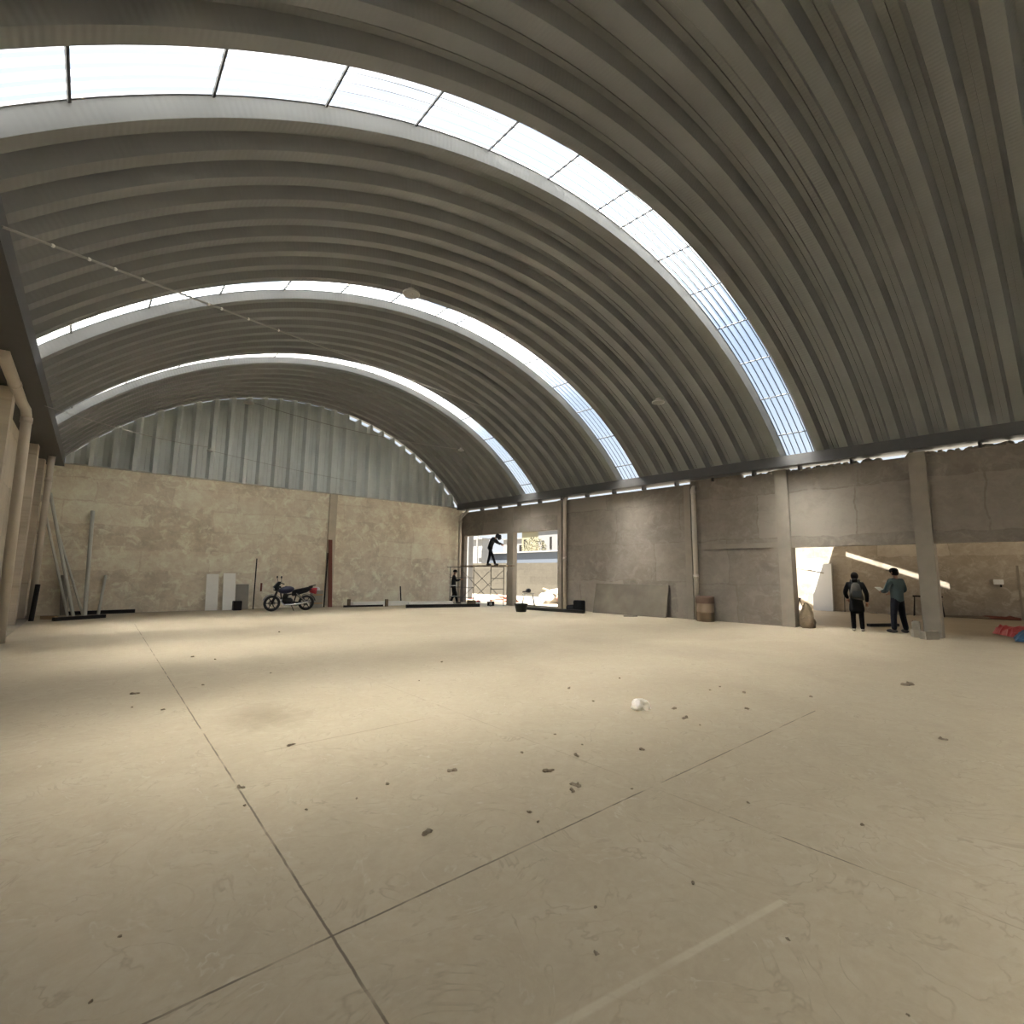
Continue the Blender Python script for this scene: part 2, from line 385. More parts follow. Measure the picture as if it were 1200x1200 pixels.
# gutters
mb = MB(); t = .03
prism(mb, YF, YB-.02, ZG0, ZG0+t, lambda y: XL, lambda y: GL); prism(mb, YF, YB-.02, ZG0+t, ZG1, lambda y: GL-t, lambda y: GL)
prism(mb, YF, YB-.02, ZG0+t, ZG1, lambda y: XL, lambda y: XL+t)
trim('trim_gutter_left', mb, 'gutter')
mb = MB()
prism(mb, YF, YB-.02, ZG0, ZG0+t, gr, o1(.3)); prism(mb, YF, YB-.02, ZG0+t, ZG1, gr, lambda y: gr(y)+t)
prism(mb, YF, YB-.02, ZG0+t, ZG1, o1(.3-t), o1(.3))
gut = trim('trim_gutter_right', mb, 'gutter')
y = 20.6
while y > 0:
    mb = MB(); mb.box((rx(y)+.05, y, 4.885), (.24, .06, .13)); mb.build('bracket', 'gutter', gut); y -= 1.36

# ------------------------------------------------------------------ vault of arched trapezoidal panels
P, F, W, D = .595, .21, .085, .175
SKY = (-12, 1, 11, 20)  # first entry: unseen skylight added behind the camera to brighten the near floor
NS = 72; VX = 1.028
def panel_profile():
    """(y, radial offset) list; a skylight leaves a break"""
    runs = []; cur = []
    for k in range(-17, 30):
        e = 5.05+P*k; a = e-F
        if k in SKY:
            runs.append(cur[:-3]+[(cur[-3][0]-tp/2+.031, D)]); cur = []; continue
        tp = P-F-2*W
        if k-1 in SKY: cur += [(a-W-.025, D), (a-W, D), (a, 0), (e, 0), (e+W, D), (e+W+tp/2-.006, D), (e+W+tp/2-.006, D+.035), (e+W+tp/2+.006, D+.035)]; continue
        cur += [(a-W-tp/2+.006, D), (a-W, D), (a, 0), (e, 0), (e+W, D), (e+W+tp/2-.006, D), (e+W+tp/2-.006, D+.035), (e+W+tp/2+.006, D+.035)]
    runs.append(cur); return runs
bm = bmesh.new(); uvl = bm.loops.layers.uv.new('UVMap')
sun_dir = Vector((-.18, .03, .75)).normalized()
for run in panel_profile():
    run = [q for q in run if q[0] >= YF and q[0] <= YB+.3]
    grid = [[bm.verts.new(av(y, -VX+2*VX*i/NS, d)) for i in range(NS+1)] for y, d in run]
    for j in range(len(run)-1):
        for i in range(NS):
            f = bm.faces.new((grid[j][i], grid[j][i+1], grid[j+1][i+1], grid[j+1][i]))
            for lp, (jj, ii) in zip(f.loops, ((j, i), (j, i+1), (j+1, i+1), (j+1, i))):
                x0, z0, r, th = arch(run[jj][0]); lp[uvl].uv = ((ii/NS*2-1)*VX*th*r, run[jj][0])
me = bpy.data.meshes.new('ceiling'); bm.to_mesh(me); bm.free(); me.materials.append(M['vault'])
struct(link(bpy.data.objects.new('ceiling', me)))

# skylights: one ribbed translucent sheet per arch, with dark straps below it
for n_, k in enumerate(SKY):
    ya = 5.05+P*(k-1)+W+.003; yb = 5.05+P*k+P-F-W-.003
    root = struct(empty('window_%d' % (n_+1), (0, 0, 0)))
    nr = 5; prof = [(ya, .012)]
    for q in range(nr):
        c = ya+(yb-ya)*(q+.5)/nr; prof += [(c-.035, .012), (c-.018, .045), (c+.018, .045), (c+.035, .012)]
    prof.append((yb, .012))
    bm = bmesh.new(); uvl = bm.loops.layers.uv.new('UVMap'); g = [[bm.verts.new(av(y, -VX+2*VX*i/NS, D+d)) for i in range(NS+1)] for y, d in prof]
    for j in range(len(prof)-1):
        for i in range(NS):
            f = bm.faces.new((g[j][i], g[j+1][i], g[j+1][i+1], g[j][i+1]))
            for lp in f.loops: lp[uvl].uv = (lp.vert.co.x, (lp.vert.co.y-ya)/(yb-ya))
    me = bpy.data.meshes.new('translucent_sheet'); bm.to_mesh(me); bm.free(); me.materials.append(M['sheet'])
    link(bpy.data.objects.new('translucent_sheet', me), root)  # the one for the first SKY entry is the added unseen skylight
    ym = (ya+yb)/2; x0, z0, r, th = arch(ym); step = 1.405/r
    ts = [-.026-step*i for i in range(7)]+[.036+step*i for i in range(7)]
    for t_ in ts:
        if abs(t_) > th*.985: continue
        mb = MB(); f = t_/th
        mb.span(av(ya+.01, f, D-.02), av(yb-.01, f, D-.02), .028, .022, (av(ym, f, 1)-av(ym, f, 0)))
        mb.build('strap', 'bar', root)

# ------------------------------------------------------------------ gables of the same panel, set on the masonry
def gable(name, y, out, z0, doorway=None):
    bm = bmesh.new(); uvl = bm.loops.layers.uv.new('UVMap')
    x = GL+.01; pts = []
    while x < gr(y)-.02:
        for dx, d in ((0, 0), (.12, 0), (.205, .26), (.355, .26), (.361, .285), (.367, .26), (.51, .26)):
            if x+dx < gr(y)-.01: pts.append((x+dx, d))
        x += .595
    cols = []
    for x, d in pts:
        x0, zc, r, th = arch(y); zt = zc+sqrt(max(r*r-(x-x0)**2, 0))
        if y > 0: zt -= (.12 if x > 8.6 and .25 < d < .27 else .004)
        zt = max(zt, z0+.02)
        cols.append((bm.verts.new((x, y+d*out, z0)), bm.verts.new((x, y+d*out, zt)), zt))
    for a, c in zip(cols, cols[1:]):
        f = bm.faces.new((a[0], c[0], c[1], a[1]))
        for lp in f.loops: lp[uvl].uv = (lp.vert.co.z, lp.vert.co.x)
    me = bpy.data.meshes.new(name); bm.to_mesh(me); bm.free(); me.materials.append(M['gable'])
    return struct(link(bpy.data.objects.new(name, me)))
gable('wall_back_gable', YB-.12, .93, 5.06)
gable('wall_front_gable', YF+.02, -1, 5.06)
# masonry front wall behind the camera
mb = MB(); mb.box(((XL+rx(YF))/2, YF-.1, 2.53), (rx(YF)-XL+.4, .2, 5.06))
struct(mb.build('wall_front', 'wall_b'))

# ------------------------------------------------------------------ rain pipes
def pipe(pts, r, label, group=None, collar=()):
    t_ = empty('drain_pipe', pts[-1], 0, label, 'pipe', group); o = Vector(pts[-1])
    mb = MB(); mb.tube([Vector(p)-o for p in pts], r, 14); mb.build('pipe_run', 'pvc', t_, True)
    for c, d in collar:
        c, d = Vector(c)-o, Vector(d).normalized()
        mb = MB(); mb.tube([c-d*.06, c+d*.06], r*1.12, 14); mb.build('collar', 'pvc', t_, True)
    return t_
pipe([(rx(14.9)-.02, 14.86, 4.93), (rx(14.9)-.1, 14.88, 4.8), (rx(14.9)-.11, 14.9, 4.6), (rx(14.9)-.11, 14.9, .002)], .085,
     'cream drain pipe beside the right edge of the tall open bay', collar=[((rx(14.9)-.11, 14.9, 2.2), (0, 0, 1))])
pipe([(rx(9.0)+.05, 9.03, 4.66), (rx(9.)-.05, 9.03, 4.67), (rx(9.)-.11, 9.03, 4.6), (rx(9.)-.11, 9.03, .002)], .085,
     'cream drain pipe on the right wall just left of the brown barrel', collar=[((rx(9.)-.11, 9.03, 4.5), (0, 0, 1)), ((rx(9.)-.11, 9.03, 1.5), (0, 0, 1))])
pipe([(15.18, 21.6, 4.94), (15.12, 21.68, 4.8), (14.96, 21.9, 4.55), (14.93, 21.95, 4.4), (14.93, 21.95, .002)], .085,
     'cream drain pipe with a bent top in the back right corner', collar=[((14.93, 21.95, 4.3), (0, 0, 1))])
pipe([(-1.42, 10.9, 4.95), (-1.42, 11.05, 4.93), (-1.42, 13.8, 4.86), (-1.38, 14.15, 4.8), (-1.36, 14.24, 4.64), (-1.31, 14.3, .015)], .09,
     'nearest cream drain pipe at the left wall with a sloping upper run', collar=[((-1.42, 12.6, 4.89), (0, 1, -.026)), ((-1.36, 14.24, 4.6), (0, 0, 1))])
pipe([(-1.28, 20.35, 4.94), (-1.29, 20.4, 4.7), (-1.3, 20.45, .002)], .085,
     'farther cream drain pipe at the left wall beside the back corner', collar=[((-1.29, 20.41, 4.2), (0, 0, 1)), ((-1.3, 20.45, 2.6), (0, 0, 1))])

# ------------------------------------------------------------------ lamps and cables under the vault
def lamp(p, f_anchor, rad, label):
    t_ = empty('pendant_lamp', p, 0, label, 'lamp', 'pendant lamps under the arched roof')
    mb = MB(); mb.lathe([(0, -.012), (rad*.16, -.014), (rad*.2, -.004), (rad*.93, -.004), (rad*.93, 0), (0, .002)], 28); mb.build('lamp_face', 'lamp', t_)
    mb = MB(); mb.lathe([(rad*.93, -.014), (rad, -.014), (rad, .02), (rad*.8, .045), (rad*.45, .06), (rad*.42, .12), (0, .125)], 28); mb.build('housing', 'lampw', t_)
    mb = MB(); mb.tube([(0, 0, .12), (.0, 0, f_anchor)], .006, 6); mb.build('cord', 'cable', t_)
    return t_
lamp((5.35, 10.25, 8.32), .5, .21, 'round pendant lamp in front of the middle skylight')
lamp((13.2, 8.45, 6.98), .38, .2, 'round pendant lamp by the right slope between the two nearest skylights')
lamp((4.22, 21.75, 8.35), .3, .2, 'round pendant lamp at the crown of the back gable')
lamp((12.55, 18.55, 7.2), .35, .14, 'small pendant lamp near the right slope behind the farthest skylight')
lamp((3.04, 21.8, 6.12), 1.9, .11, 'small pendant lamp low in front of the left half of the back gable')
def cable(a, b, sag, r, label, clips=()):
    a, b = Vector(a), Vector(b); o = empty('cable', a, 0, label, 'cable')
    pt = lambda s: (b-a)*s-Vector((0, 0, 4*sag*s*(1-s)))
    mb = MB(); mb.tube([pt(i/24) for i in range(25)], r, 6); mb.build('wire', 'cable', o)
    for s in clips:
        mb = MB(); mb.ball(pt(s), .022, 8, 6); mb.build('clip', 'clip', o)
    return o
cable((-1.05, 7.07, 5.05), (11.2, 14.6, 7.85), .0, .014, 'grey cable with white clips rising from the left gutter across the nearer bays', (.03, .055, .075, .098, .165, .18, .215, .26))
cable((-1.1, 14.1, 4.94), (3.0, 21.75, 6.26), .12, .009, 'thin grey cable from the left gutter to the low lamp by the gable')
cable((4.25, 21.72, 8.4), (12.5, 18.55, 7.25), .25, .011, 'pale cable slung from the gable crown lamp to the right slope')
cable((3.06, 21.8, 6.14), (9.0, 21.9, 5.7), .05, .007, 'faint cable hanging across the foot of the back gable')

# ------------------------------------------------------------------ annex and yard beyond the right wall
ax = lambda y: 27.6-.17*y
mb = MB(); prism(mb, -9, 13, -.1, 4.2, ax, lambda y: ax(y)+.25); struct(mb.build('wall_annex', 'annex'))
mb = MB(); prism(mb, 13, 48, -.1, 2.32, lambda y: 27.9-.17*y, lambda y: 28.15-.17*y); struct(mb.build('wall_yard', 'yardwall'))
ZR = 3.6
mb = MB()
def slab(pts):
    n = len(pts); lo = [mb.bm.verts.new((x, y, ZR)) for x, y in pts]; hi = [mb.bm.verts.new((x, y, ZR+.05)) for x, y in pts]
    mb.bm.faces.new(lo[::-1]); mb.bm.faces.new(hi)
    for i in range(n): mb.bm.faces.new((lo[i], lo[(i+1) % n], hi[(i+1) % n], hi[i]))
up_ = lambda p: (p[0]+sun_dir.x/sun_dir.z*(ZR-p[2]), p[1]+sun_dir.y/sun_dir.z*(ZR-p[2]))
sA, sB, hw = up_((26.32, 7.5, 2.68)), up_((26.94, 3.86, 1.22)), .03  # unseen roof slit, shaped to throw the sun streak on the annex wall
slab([(rx(-4)+.2, -4), (ax(-4), -4), (ax(sB[1]), sB[1]), (rx(sB[1])+.2, sB[1])])
slab([(rx(sB[1])+.2, sB[1]), (sB[0]-hw, sB[1]), (sA[0]-hw, sA[1]), (rx(sA[1])+.2, sA[1])])
slab([(sB[0]+hw, sB[1]), (ax(sB[1]), sB[1]), (ax(sA[1]), sA[1]), (sA[0]+hw, sA[1])])
slab([(rx(sA[1])+.2, sA[1]), (ax(sA[1]), sA[1]), (26.34, 7.27), (24.5, 9.65), (rx(9.65)+.2, 9.65)])     # unseen edge, slanted on purpose to shade the white panel diagonally
struct(mb.build('ceiling_annex', 'roofslab'))
# door in the annex wall, right edge of the picture
dr = struct(empty('door_1', (ax(1.35), 1.35, 0)))
mb = MB(); mb.box((-.03, 0, 1.), (.05, .96, 2.0)); mb.build('door_leaf', 'darksteel', dr)
for s in (-.52, .52):
    mb = MB(); mb.box((-.05, s, 1.03), (.1, .07, 2.06)); mb.build('door_jamb', 'column', dr)

def thing1(name, mb, mat, label, cat, group=None, smooth=False):
    return tag(mb.build(name, mat, None, smooth), label, cat, group)

# leaning white panel, sawhorse frame, electrical box and odds and ends in the annex
t_ = empty('door_panel', (26.05, 8.22, -.012), 0, 'tall white door panel leaning on the annex wall, half in sunlight', 'panel')
mb = MB(); lean = Matrix.Rotation(R(4), 3, 'Y'); mb.box(lean @ Vector((0, 0, 1.09))+Vector((-.1, 0, 0)), (.045, .82, 2.17), lean); mb.build('panel_sheet', 'whitepanel', t_)
mb = MB(); mb.box(lean @ Vector((0, -.41, 1.09))+Vector((-.1, 0, 0)), (.06, .03, 2.18), lean); mb.build('edge_trim', 'greyboard', t_)
thing1('steel_rod', MB().tube([(25.6, 9.9, 2.12), (25.75, 8.05, 1.72)], .03, 8), 'greyboard', 'thin grey bar propped across the sunlit white door panel', 'rod')
thing1('steel_rod', MB().tube([(26.05, 7.4, -.012), (26.2, 7.4, 1.0)], .016, 6), 'darksteel', 'thin dark upright rod leaning on the annex wall right of the white door panel', 'rod')
def bench(loc, rz, L, Hh, label):
    t_ = empty('sawhorse', loc, rz, label, 'sawhorse')
    mb = MB(); mb.span((-L/2, 0, Hh), (L/2, 0, Hh), .07, .07); mb.build('top_rail', 'darksteel', t_)
    for sx_ in (-1, 1):
        for sy_ in (-1, 1):
            mb = MB(); mb.span((sx_*(L/2-.06), 0, Hh), (sx_*(L/2), sy_*.22, 0), .03, .03); mb.build('leg', 'darksteel', t_)
    return t_
bench((26.35, 4.5, -.012), R(97), .95, .8, 'dark steel sawhorse against the annex wall behind the middle pillar')
bench((25.2, 9.3, -.012), R(75), .9, .55, 'low sawhorse in the sunlit strip left of the white door panel')
t_ = empty('electrical_box', (ax(2.42)-.06, 2.42, 1.42), R(0), 'small white electrical box on the annex wall near the dark door', 'box')
mb = MB(); mb.box((0, 0, 0), (.12, .28, .2), bev=.012); mb.build('case', 'whitep', t_)
mb = MB(); mb.box((-.02, -.06, -.15), (.06, .05, .1)); mb.build('conduit', 'darksteel', t_)
for i, (y, dx, s) in enumerate(((5.6, .5, .16), (5.3, .42, .1), (6.35, .35, .09))):
    thing1('rubble_piece', MB().lump((ax(y)-dx, y, -.012), (s, s*1.4, s*.55), 40+i), 'block', ['pale rubble heap at the annex wall between the two standing people', 'smaller pale rubble lump just right of the heap at the annex wall', 'little pale rubble lump at the annex wall behind the person in black'][i], 'rubble')
for i, (y, L_) in enumerate(((3.55, .75), (2.6, .5), (2.2, .28))):
    thing1('dirt_heap', MB().lump((ax(y)-.25, y, -.012), (.2, L_, .09 if i else .07), 60+i, .4), ['clod', 'rust', 'rust'][i],
           ['long low dark dirt heap along the annex wall right of the pillar', 'reddish dirt heap along the annex wall below the electrical box', 'small reddish dirt heap on the annex wall side nearest the dark door'][i], 'dirt')
thing1('scrap_bundle', MB().span((18.9, 4.75, .03), (19.6, 4.15, .05), .16, .09), 'darksteel', 'short dark scrap bundle on the annex floor behind the person in the blue-grey jacket', 'scrap')
# earth mound behind the first pillar; concrete blocks at the second
mb = MB(); mb.lump((16.72, 5.76, 0), (.24, .2, .52), 5, .12, True, 3); mb.lump((16.62, 5.70, 0), (.26, .2, .28), 6, .15, True, 3)
thing1('sack_heap', mb, 'sack', 'brown heap of earth sacks against the foot of the left pillar of the wide opening', 'heap')
def hblock(loc, rz, label, tilt=0):
    t_ = empty('concrete_block', loc, rz, label, 'block')
    mb = MB(); h = .2
    for x in (-.185, 0, .185): mb.box((x, 0, h/2), (.035, .15, h))
    mb.box((0, -.0675, h/2), (.4, .025, h)); mb.box((0, .0675, h/2), (.4, .025, h)); mb.build('block_body', 'block', t_)
hblock((16.5, 3.12, 0), R(20), 'hollow concrete block on the floor at the foot of the right pillar')
hblock((16.54, 3.11, .2), R(8), 'hollow concrete block set on top of the other beside the right pillar')
hblock((16.2, 2.8, 0), R(-30), 'hollow concrete block lying nearest the camera at the right pillar')

# crumpled plastic sheets at the right edge
def crumple(name, pts, h, mat, label, seed):
    rr = random.Random(seed); n = 16; cx = sum(p[0] for p in pts)/4; cy = sum(p[1] for p in pts)/4
    bm = bmesh.new(); g = []
    for i in range(n+1):
        row = []
        for j in range(n+1):
            u, v = i/n, j/n
            x = (1-u)*(1-v)*pts[0][0]+u*(1-v)*pts[1][0]+u*v*pts[2][0]+(1-u)*v*pts[3][0]
            y = (1-u)*(1-v)*pts[0][1]+u*(1-v)*pts[1][1]+u*v*pts[2][1]+(1-u)*v*pts[3][1]
            e = min(u, 1-u, v, 1-v)*2
            z = .01+h*(e**.6)*(.55+.28*sin(7*u+seed)+.22*sin(11*v+2*seed+3*u))+rr.uniform(0, .035)*min(1, e*4)
            row.append(bm.verts.new((x+rr.uniform(-.02, .02)-cx, y+rr.uniform(-.02, .02)-cy, z)))
        g.append(row)
    for i in range(n):
        for j in range(n): bm.faces.new((g[i][j], g[i+1][j], g[i+1][j+1], g[i][j+1]))
    me = bpy.data.meshes.new(name); bm.to_mesh(me); bm.free(); me.materials.append(M[mat])
    o = bpy.data.objects.new(name, me); link(o); o.location = (cx, cy, 0); return tag(o, label, 'plastic sheet')
crumple('plastic_sheet', [(18.55, 1.5), (19.7, .4), (20.6, .9), (19.5, 2.0)], .62, 'tarpr', 'crumpled red plastic sheet on the annex floor at the right edge', 2)
crumple('plastic_sheet', [(17.35, 1.36), (17.85, .3), (19.2, .6), (18.5, 1.5)], .5, 'tarpb', 'crumpled dark blue plastic sheet in front of the red one', 5)
crumple('plastic_sheet', [(18.9, .95), (19.2, .3), (20., .5), (19.7, 1.15)], .9, 'tarpg', 'pale crumpled plastic sheet heaped behind the blue one', 8)

# ------------------------------------------------------------------ right wall: leaning sheet, barrel
t_ = empty('board', (16., 11.65, 0), 0, 'wide dark grey stained sheet leaning low against the right wall', 'board')
mb = MB(); ya, yb = 10.1, 13.3; q = []
for z, off in ((0.001, .30), (1.17, .055)):
    q += [(rx(ya)-off-16., ya-11.65, z), (rx(yb)-off-16., yb-11.65, z), (rx(yb)-off+.035-16., yb-11.65, z), (rx(ya)-off+.035-16., ya-11.65, z)]
mb.hexa(q); mb.build('sheet_face', 'ply', t_)
thing1('timber_offcut', MB().box((15.35, 11.25, .012), (.5, .1, .022), Matrix.Rotation(R(-40), 3, 'Z')), 'darksteel', 'thin dark offcut lying on the floor in front of the leaning sheet', 'offcut')
t_ = empty('barrel', (rx(8.6)-.36, 8.62, 0), 0, 'brown barrel with a rusty top standing by the right wall', 'barrel')
mb = MB(); mb.lathe([(0, .0), (.27, .0), (.285, .02), (.288, .3), (.295, .31), (.288, .32), (.286, .62)], 32); mb.build('drum', 'barrel', t_, True)
mb = MB(); mb.lathe([(.29, .6), (.3, .62), (.3, .8), (.288, .84), (.26, .83), (.25, .8), (0, .79)], 32); mb.build('lid', 'barrel2', t_, True)

# ------------------------------------------------------------------ back wall: boards, poles, beams
def board(x, y0, w, h, th, mat, label, lean=.25, yaw=0.):
    t_ = tag(MB().hexa([(x-w/2, y0, .002), (x+w/2, y0+yaw, .002), (x+w/2, y0+yaw+th, .002), (x-w/2, y0+th, .002),
                        (x-w/2, y0+lean, h), (x+w/2, y0+lean+yaw, h), (x+w/2, y0+lean+yaw+th, h), (x-w/2, y0+lean+th, h)]).build('board', mat), label, 'board')
    return t_
board(3.56, 21.9, .41, 1.38, .03, 'white', 'white narrow board leaning on the back wall, left one of the pair', .26)
board(4.13, 21.78, .44, 1.42, .05, 'white', 'white narrow board leaning on the back wall, right one of the pair', .3, .07)
board(4.62, 21.98, .46, .98, .03, 'greyboard', 'low grey board leaning on the back wall right of the white pair', .18)
t_ = empty('speaker_box', (4.36, 21.55, 0), 0, 'small black box on the floor before the low grey board', 'box')
mb = MB(); mb.box((0, 0, .18), (.3, .24, .36), bev=.015); mb.build('case', 'blackp', t_)
mb = MB(); mb.lathe([(0, -.13), (.08, -.13), (.1, -.12), (.1, -.10), (0, -.1)], 20, Matrix.Translation((0, 0, .18)) @ Matrix.Rotation(R(90), 4, 'X').inverted() @ Matrix.Rotation(R(180), 4, 'X')); mb.build('cone', 'darksteel', t_)
def rod(a, b, r, mat, label, cat='pole', n=10, name='pole'):
    return thing1(name, MB().tube([a, b], r, n), mat, label, cat)
rod((4.98, 21.75, 0), (5.08, 22.19, 2.02), .022, 'darksteel', 'thin dark rod leaning on the back wall left of the motorcycle', 'rod', 8, 'rod')
thing1('paint_mark', MB().box((5.33, YB-.004, .86), (.07, .008, .34)), 'rust', 'faded red paint mark on the back wall above the motorcycle front wheel', 'paint mark')
rod((7.72, 21.6, 0), (7.93, 22.08, 2.35), .03, 'darksteel', 'dark rod leaning on the back wall pilaster left of the red steel beam', 'rod', 8, 'rod')
# red-primed steel channel
t_ = empty('steel_beam', (7.98, 21.55, 0), 0, 'red-brown primed steel beam standing against the back wall pilaster', 'beam')
mb = MB(); tilt = .2
def upright(dx, dy, w, d): mb.hexa([(dx-w/2, dy-d/2, 0), (dx+w/2, dy-d/2, 0), (dx+w/2, dy+d/2, 0), (dx-w/2, dy+d/2, 0), (dx+.03-w/2, dy+.5-d/2, 2.95), (dx+.03+w/2, dy+.5-d/2, 2.95), (dx+.03+w/2, dy+.5+d/2, 2.95), (dx+.03-w/2, dy+.5+d/2, 2.95)])
upright(0, 0, .14, .015); upright(-.07, .04, .012, .09); upright(.07, .04, .012, .09); mb.build('channel', 'rust', t_)
rod((11.55, 21.9, 0), (11.62, 22.18, .85), .03, 'darksteel', 'short dark peg leaning on the back wall beyond the white slabs', 'rod', 8, 'rod')
t_ = empty('hard_hat', (7.42, 21.72, .72), 0, 'white hard hat on the crate behind the motorcycle tail', 'hat')
mb = MB(); mb.lathe([(.17, 0), (.15, .012), (.13, .02), (.12, .08), (.07, .135), (0, .15)], 20); mb.build('shell', 'whitep', t_, True)
t_ = empty('crate', (7.42, 21.72, 0), 0, 'grey crate against the back wall behind the motorcycle tail', 'crate')
mb = MB(); mb.box((0, 0, .36), (.42, .4, .72), bev=.01); mb.build('body', 'greyboard', t_)
for z in (.18, .54):
    mb = MB(); mb.box((0, -.205, z), (.4, .02, .06)); mb.build('slat', 'wood', t_)
# corner: leaning poles
rod((-.36, 21.42, 0), (-1.32, 22.14, 4.0), .05, 'steelpole', 'thick pale pole leaning into the back left corner, tallest and middle of three slanting left')
rod((-.5, 21.55, 0), (-1.52, 22.12, 3.9), .04, 'steelpole', 'pale pole leaning into the back left corner, leftmost of three slanting left')
rod((-.12, 21.42, 0), (-1.02, 22.17, 2.75), .035, 'steelpole', 'thin pale pole leaning into the back left corner, rightmost foot of three slanting left')
rod((-.08, 21.28, 0), (-.2, 22.14, 3.5), .06, 'steelpole', 'tall pale pole standing almost upright on the back wall')
rod((.26, 21.84, 0), (.34, 22.15, 1.3), .045, 'steelpole', 'short pale pole standing on the back wall right of the tall one')
rod((-1.24, 19.95, 0), (-1.2, 20.05, 1.05), .06, 'darksteel', 'thick black bar standing in the back left corner by the drain pipe', 'bar')
rod((-.62, 21.95, 0), (-.72, 22.15, 1.3), .09, 'greyboard', 'short grey post in the shade behind the leaning poles', 'post')
thing1('steel_beam', MB().span((-.76, 19.66, .05), (.4, 20.25, .05), .14, .1), 'darksteel', 'dark steel beam lying on the floor before the leaning poles', 'beam')
thing1('steel_beam', MB().span((-.5, 21.95, .06), (1.25, 22.1, .06), .12, .12), 'darksteel', 'dark beam lying along the foot of the back wall behind the poles', 'beam')
thing1('timber_offcut', MB().span((-1.05, 20.6, .05), (-.72, 20.3, .05), .12, .1), 'wood', 'short brown offcut on the floor at the black bar', 'offcut')
# slabs, beams and tool boxes toward the far opening
thing1('insulation_panel', MB().span((8.95, 21.6, .09), (11.5, 21.35, .09), .5, .18), 'white', 'long white panel lying along the back wall, left one of two', 'panel')
thing1('insulation_panel', MB().span((11.55, 21.3, .07), (13.8, 20.9, .07), .5, .14), 'white', 'long white panel lying along the back wall, right one toward the worker', 'panel')
for x, y, lb in ((8.78, 21.5, 'dark wood stub at the left end of the white panels'), (10.22, 20.75, 'dark wood stub standing before the middle of the white panels')):
    thing1('timber_stub', MB().box((x, y, .16), (.12, .12, .32), bev=.01), 'sack', lb, 'stub')
thing1('steel_beam', MB().span((8.4, 21.15, .04), (10.1, 20.85, .04), .08, .08), 'darksteel', 'thin dark beam on the floor in front of the left white panel', 'beam')
thing1('steel_beam', MB().span((10.5, 19.45, .07), (13.7, 18.42, .07), .14, .14), 'darksteel', 'long dark steel beam on the floor leading to the scaffold', 'beam')
thing1('steel_beam', MB().span((14.35, 15.9, .06), (14.93, 13.15, .06), .16, .12), 'darksteel', 'dark steel beam on the floor leading to the black motor at the right wall', 'beam')
t_ = empty('toolbox', (13.62, 18.95, 0), R(-38), 'dark brown toolbox at the end of the long beam under the scaffold', 'toolbox')
mb = MB(); mb.box((0, 0, .14), (.42, .24, .28), bev=.015); mb.build('case', 'sack', t_)
mb = MB(); mb.tube([(-.12, 0, .27), (-.12, 0, .36), (.12, 0, .36), (.12, 0, .27)], .014, 8); mb.build('handle', 'redp', t_)
t_ = empty('bucket', (13.35, 15.12, 0), 0, 'black mortar tub on the floor before the tall open bay', 'tub')
mb = MB(); mb.lathe([(0, 0), (.2, 0), (.27, .3), (.29, .31), (.29, .33), (.25, .33), (.18, .03), (0, .03)], 26); mb.build('tub_wall', 'blackp', t_, True)
t_ = empty('motor', (15.2, 13.75, 0), R(-85), 'black electric motor on the floor at the foot of the right wall', 'motor')
mb = MB(); mb.box((.1, 0, .24), (.42, .3, .48), bev=.03); mb.build('housing', 'blackp', t_)
mb = MB(); mb.tube([(-.1, 0, .16), (-.48, 0, .14)], [.15, .12], 14); mb.build('shaft_cover', 'blackp', t_)
t_ = empty('tool_case', (14.62, 18.75, 0), R(-40), 'small dark case on the floor at the scaffold legs', 'case')
mb = MB(); mb.box((0, 0, .1), (.34, .2, .2), bev=.012); mb.build('case', 'darksteel', t_)
mb = MB(); mb.box((.0, -.102, .1), (.1, .012, .1)); mb.build('latch', 'whitep', t_)
t_ = empty('gas_canister', (14.35, 19.4, 0), R(-40), 'low red and white can on the floor under the scaffold', 'can')
mb = MB(); mb.lathe([(0, 0), (.1, 0), (.1, .2), (.07, .24), (0, .25)], 18, Matrix.Rotation(R(0), 4, 'X')); mb.build('can_body', 'redp', t_, True)
mb = MB(); mb.lathe([(.101, .06), (.103, .06), (.103, .16), (.101, .16)], 18); mb.build('band', 'whitep', t_)

# ------------------------------------------------------------------ scaffold
sc = empty('scaffold', (14.65, 19.8, 0), 0, 'thin steel tube scaffold with a plank platform in the tall open bay', 'scaffold')
def loc(p): return Vector(p)-Vector((14.65, 19.8, 0))
for fy, top in ((18.3, 1.86), (20.75, 1.86), (21.75, 1.86)):
    mb = MB()
    for x in (14.25, 15.03):
        mb.tube([loc((x, fy, .002)), loc((x, fy, top))], .019, 8)
    for z in (.3, .8, 1.3, 1.84): mb.tube([loc((14.25, fy, z)), loc((15.03, fy, z))], .015, 8)
    mb.build('frame', 'bar', sc)
for x in (14.25, 15.03):
    for a, b_ in (((x, 18.3, .25), (x, 20.75, 1.7)), ((x, 18.3, 1.7), (x, 20.75, .25))):
        mb = MB(); mb.tube([loc(a), loc(b_)], .013, 6); mb.build('cross_brace', 'bar', sc)
for z, ye in ((1.84, 22.05), (.3, 21.75)):
    mb = MB(); mb.tube([loc((14.25, 20.75, z)), loc((14.25, ye, z))], .014, 6); mb.build('side_rail', 'bar', sc)
for i, x in enumerate((14.42, 14.72, 14.98)):
    mb = MB(); mb.box(loc((x, 19.3, 1.895)), (.27, 3.2+.1*i, .05)); mb.build('plank', 'sack', sc)

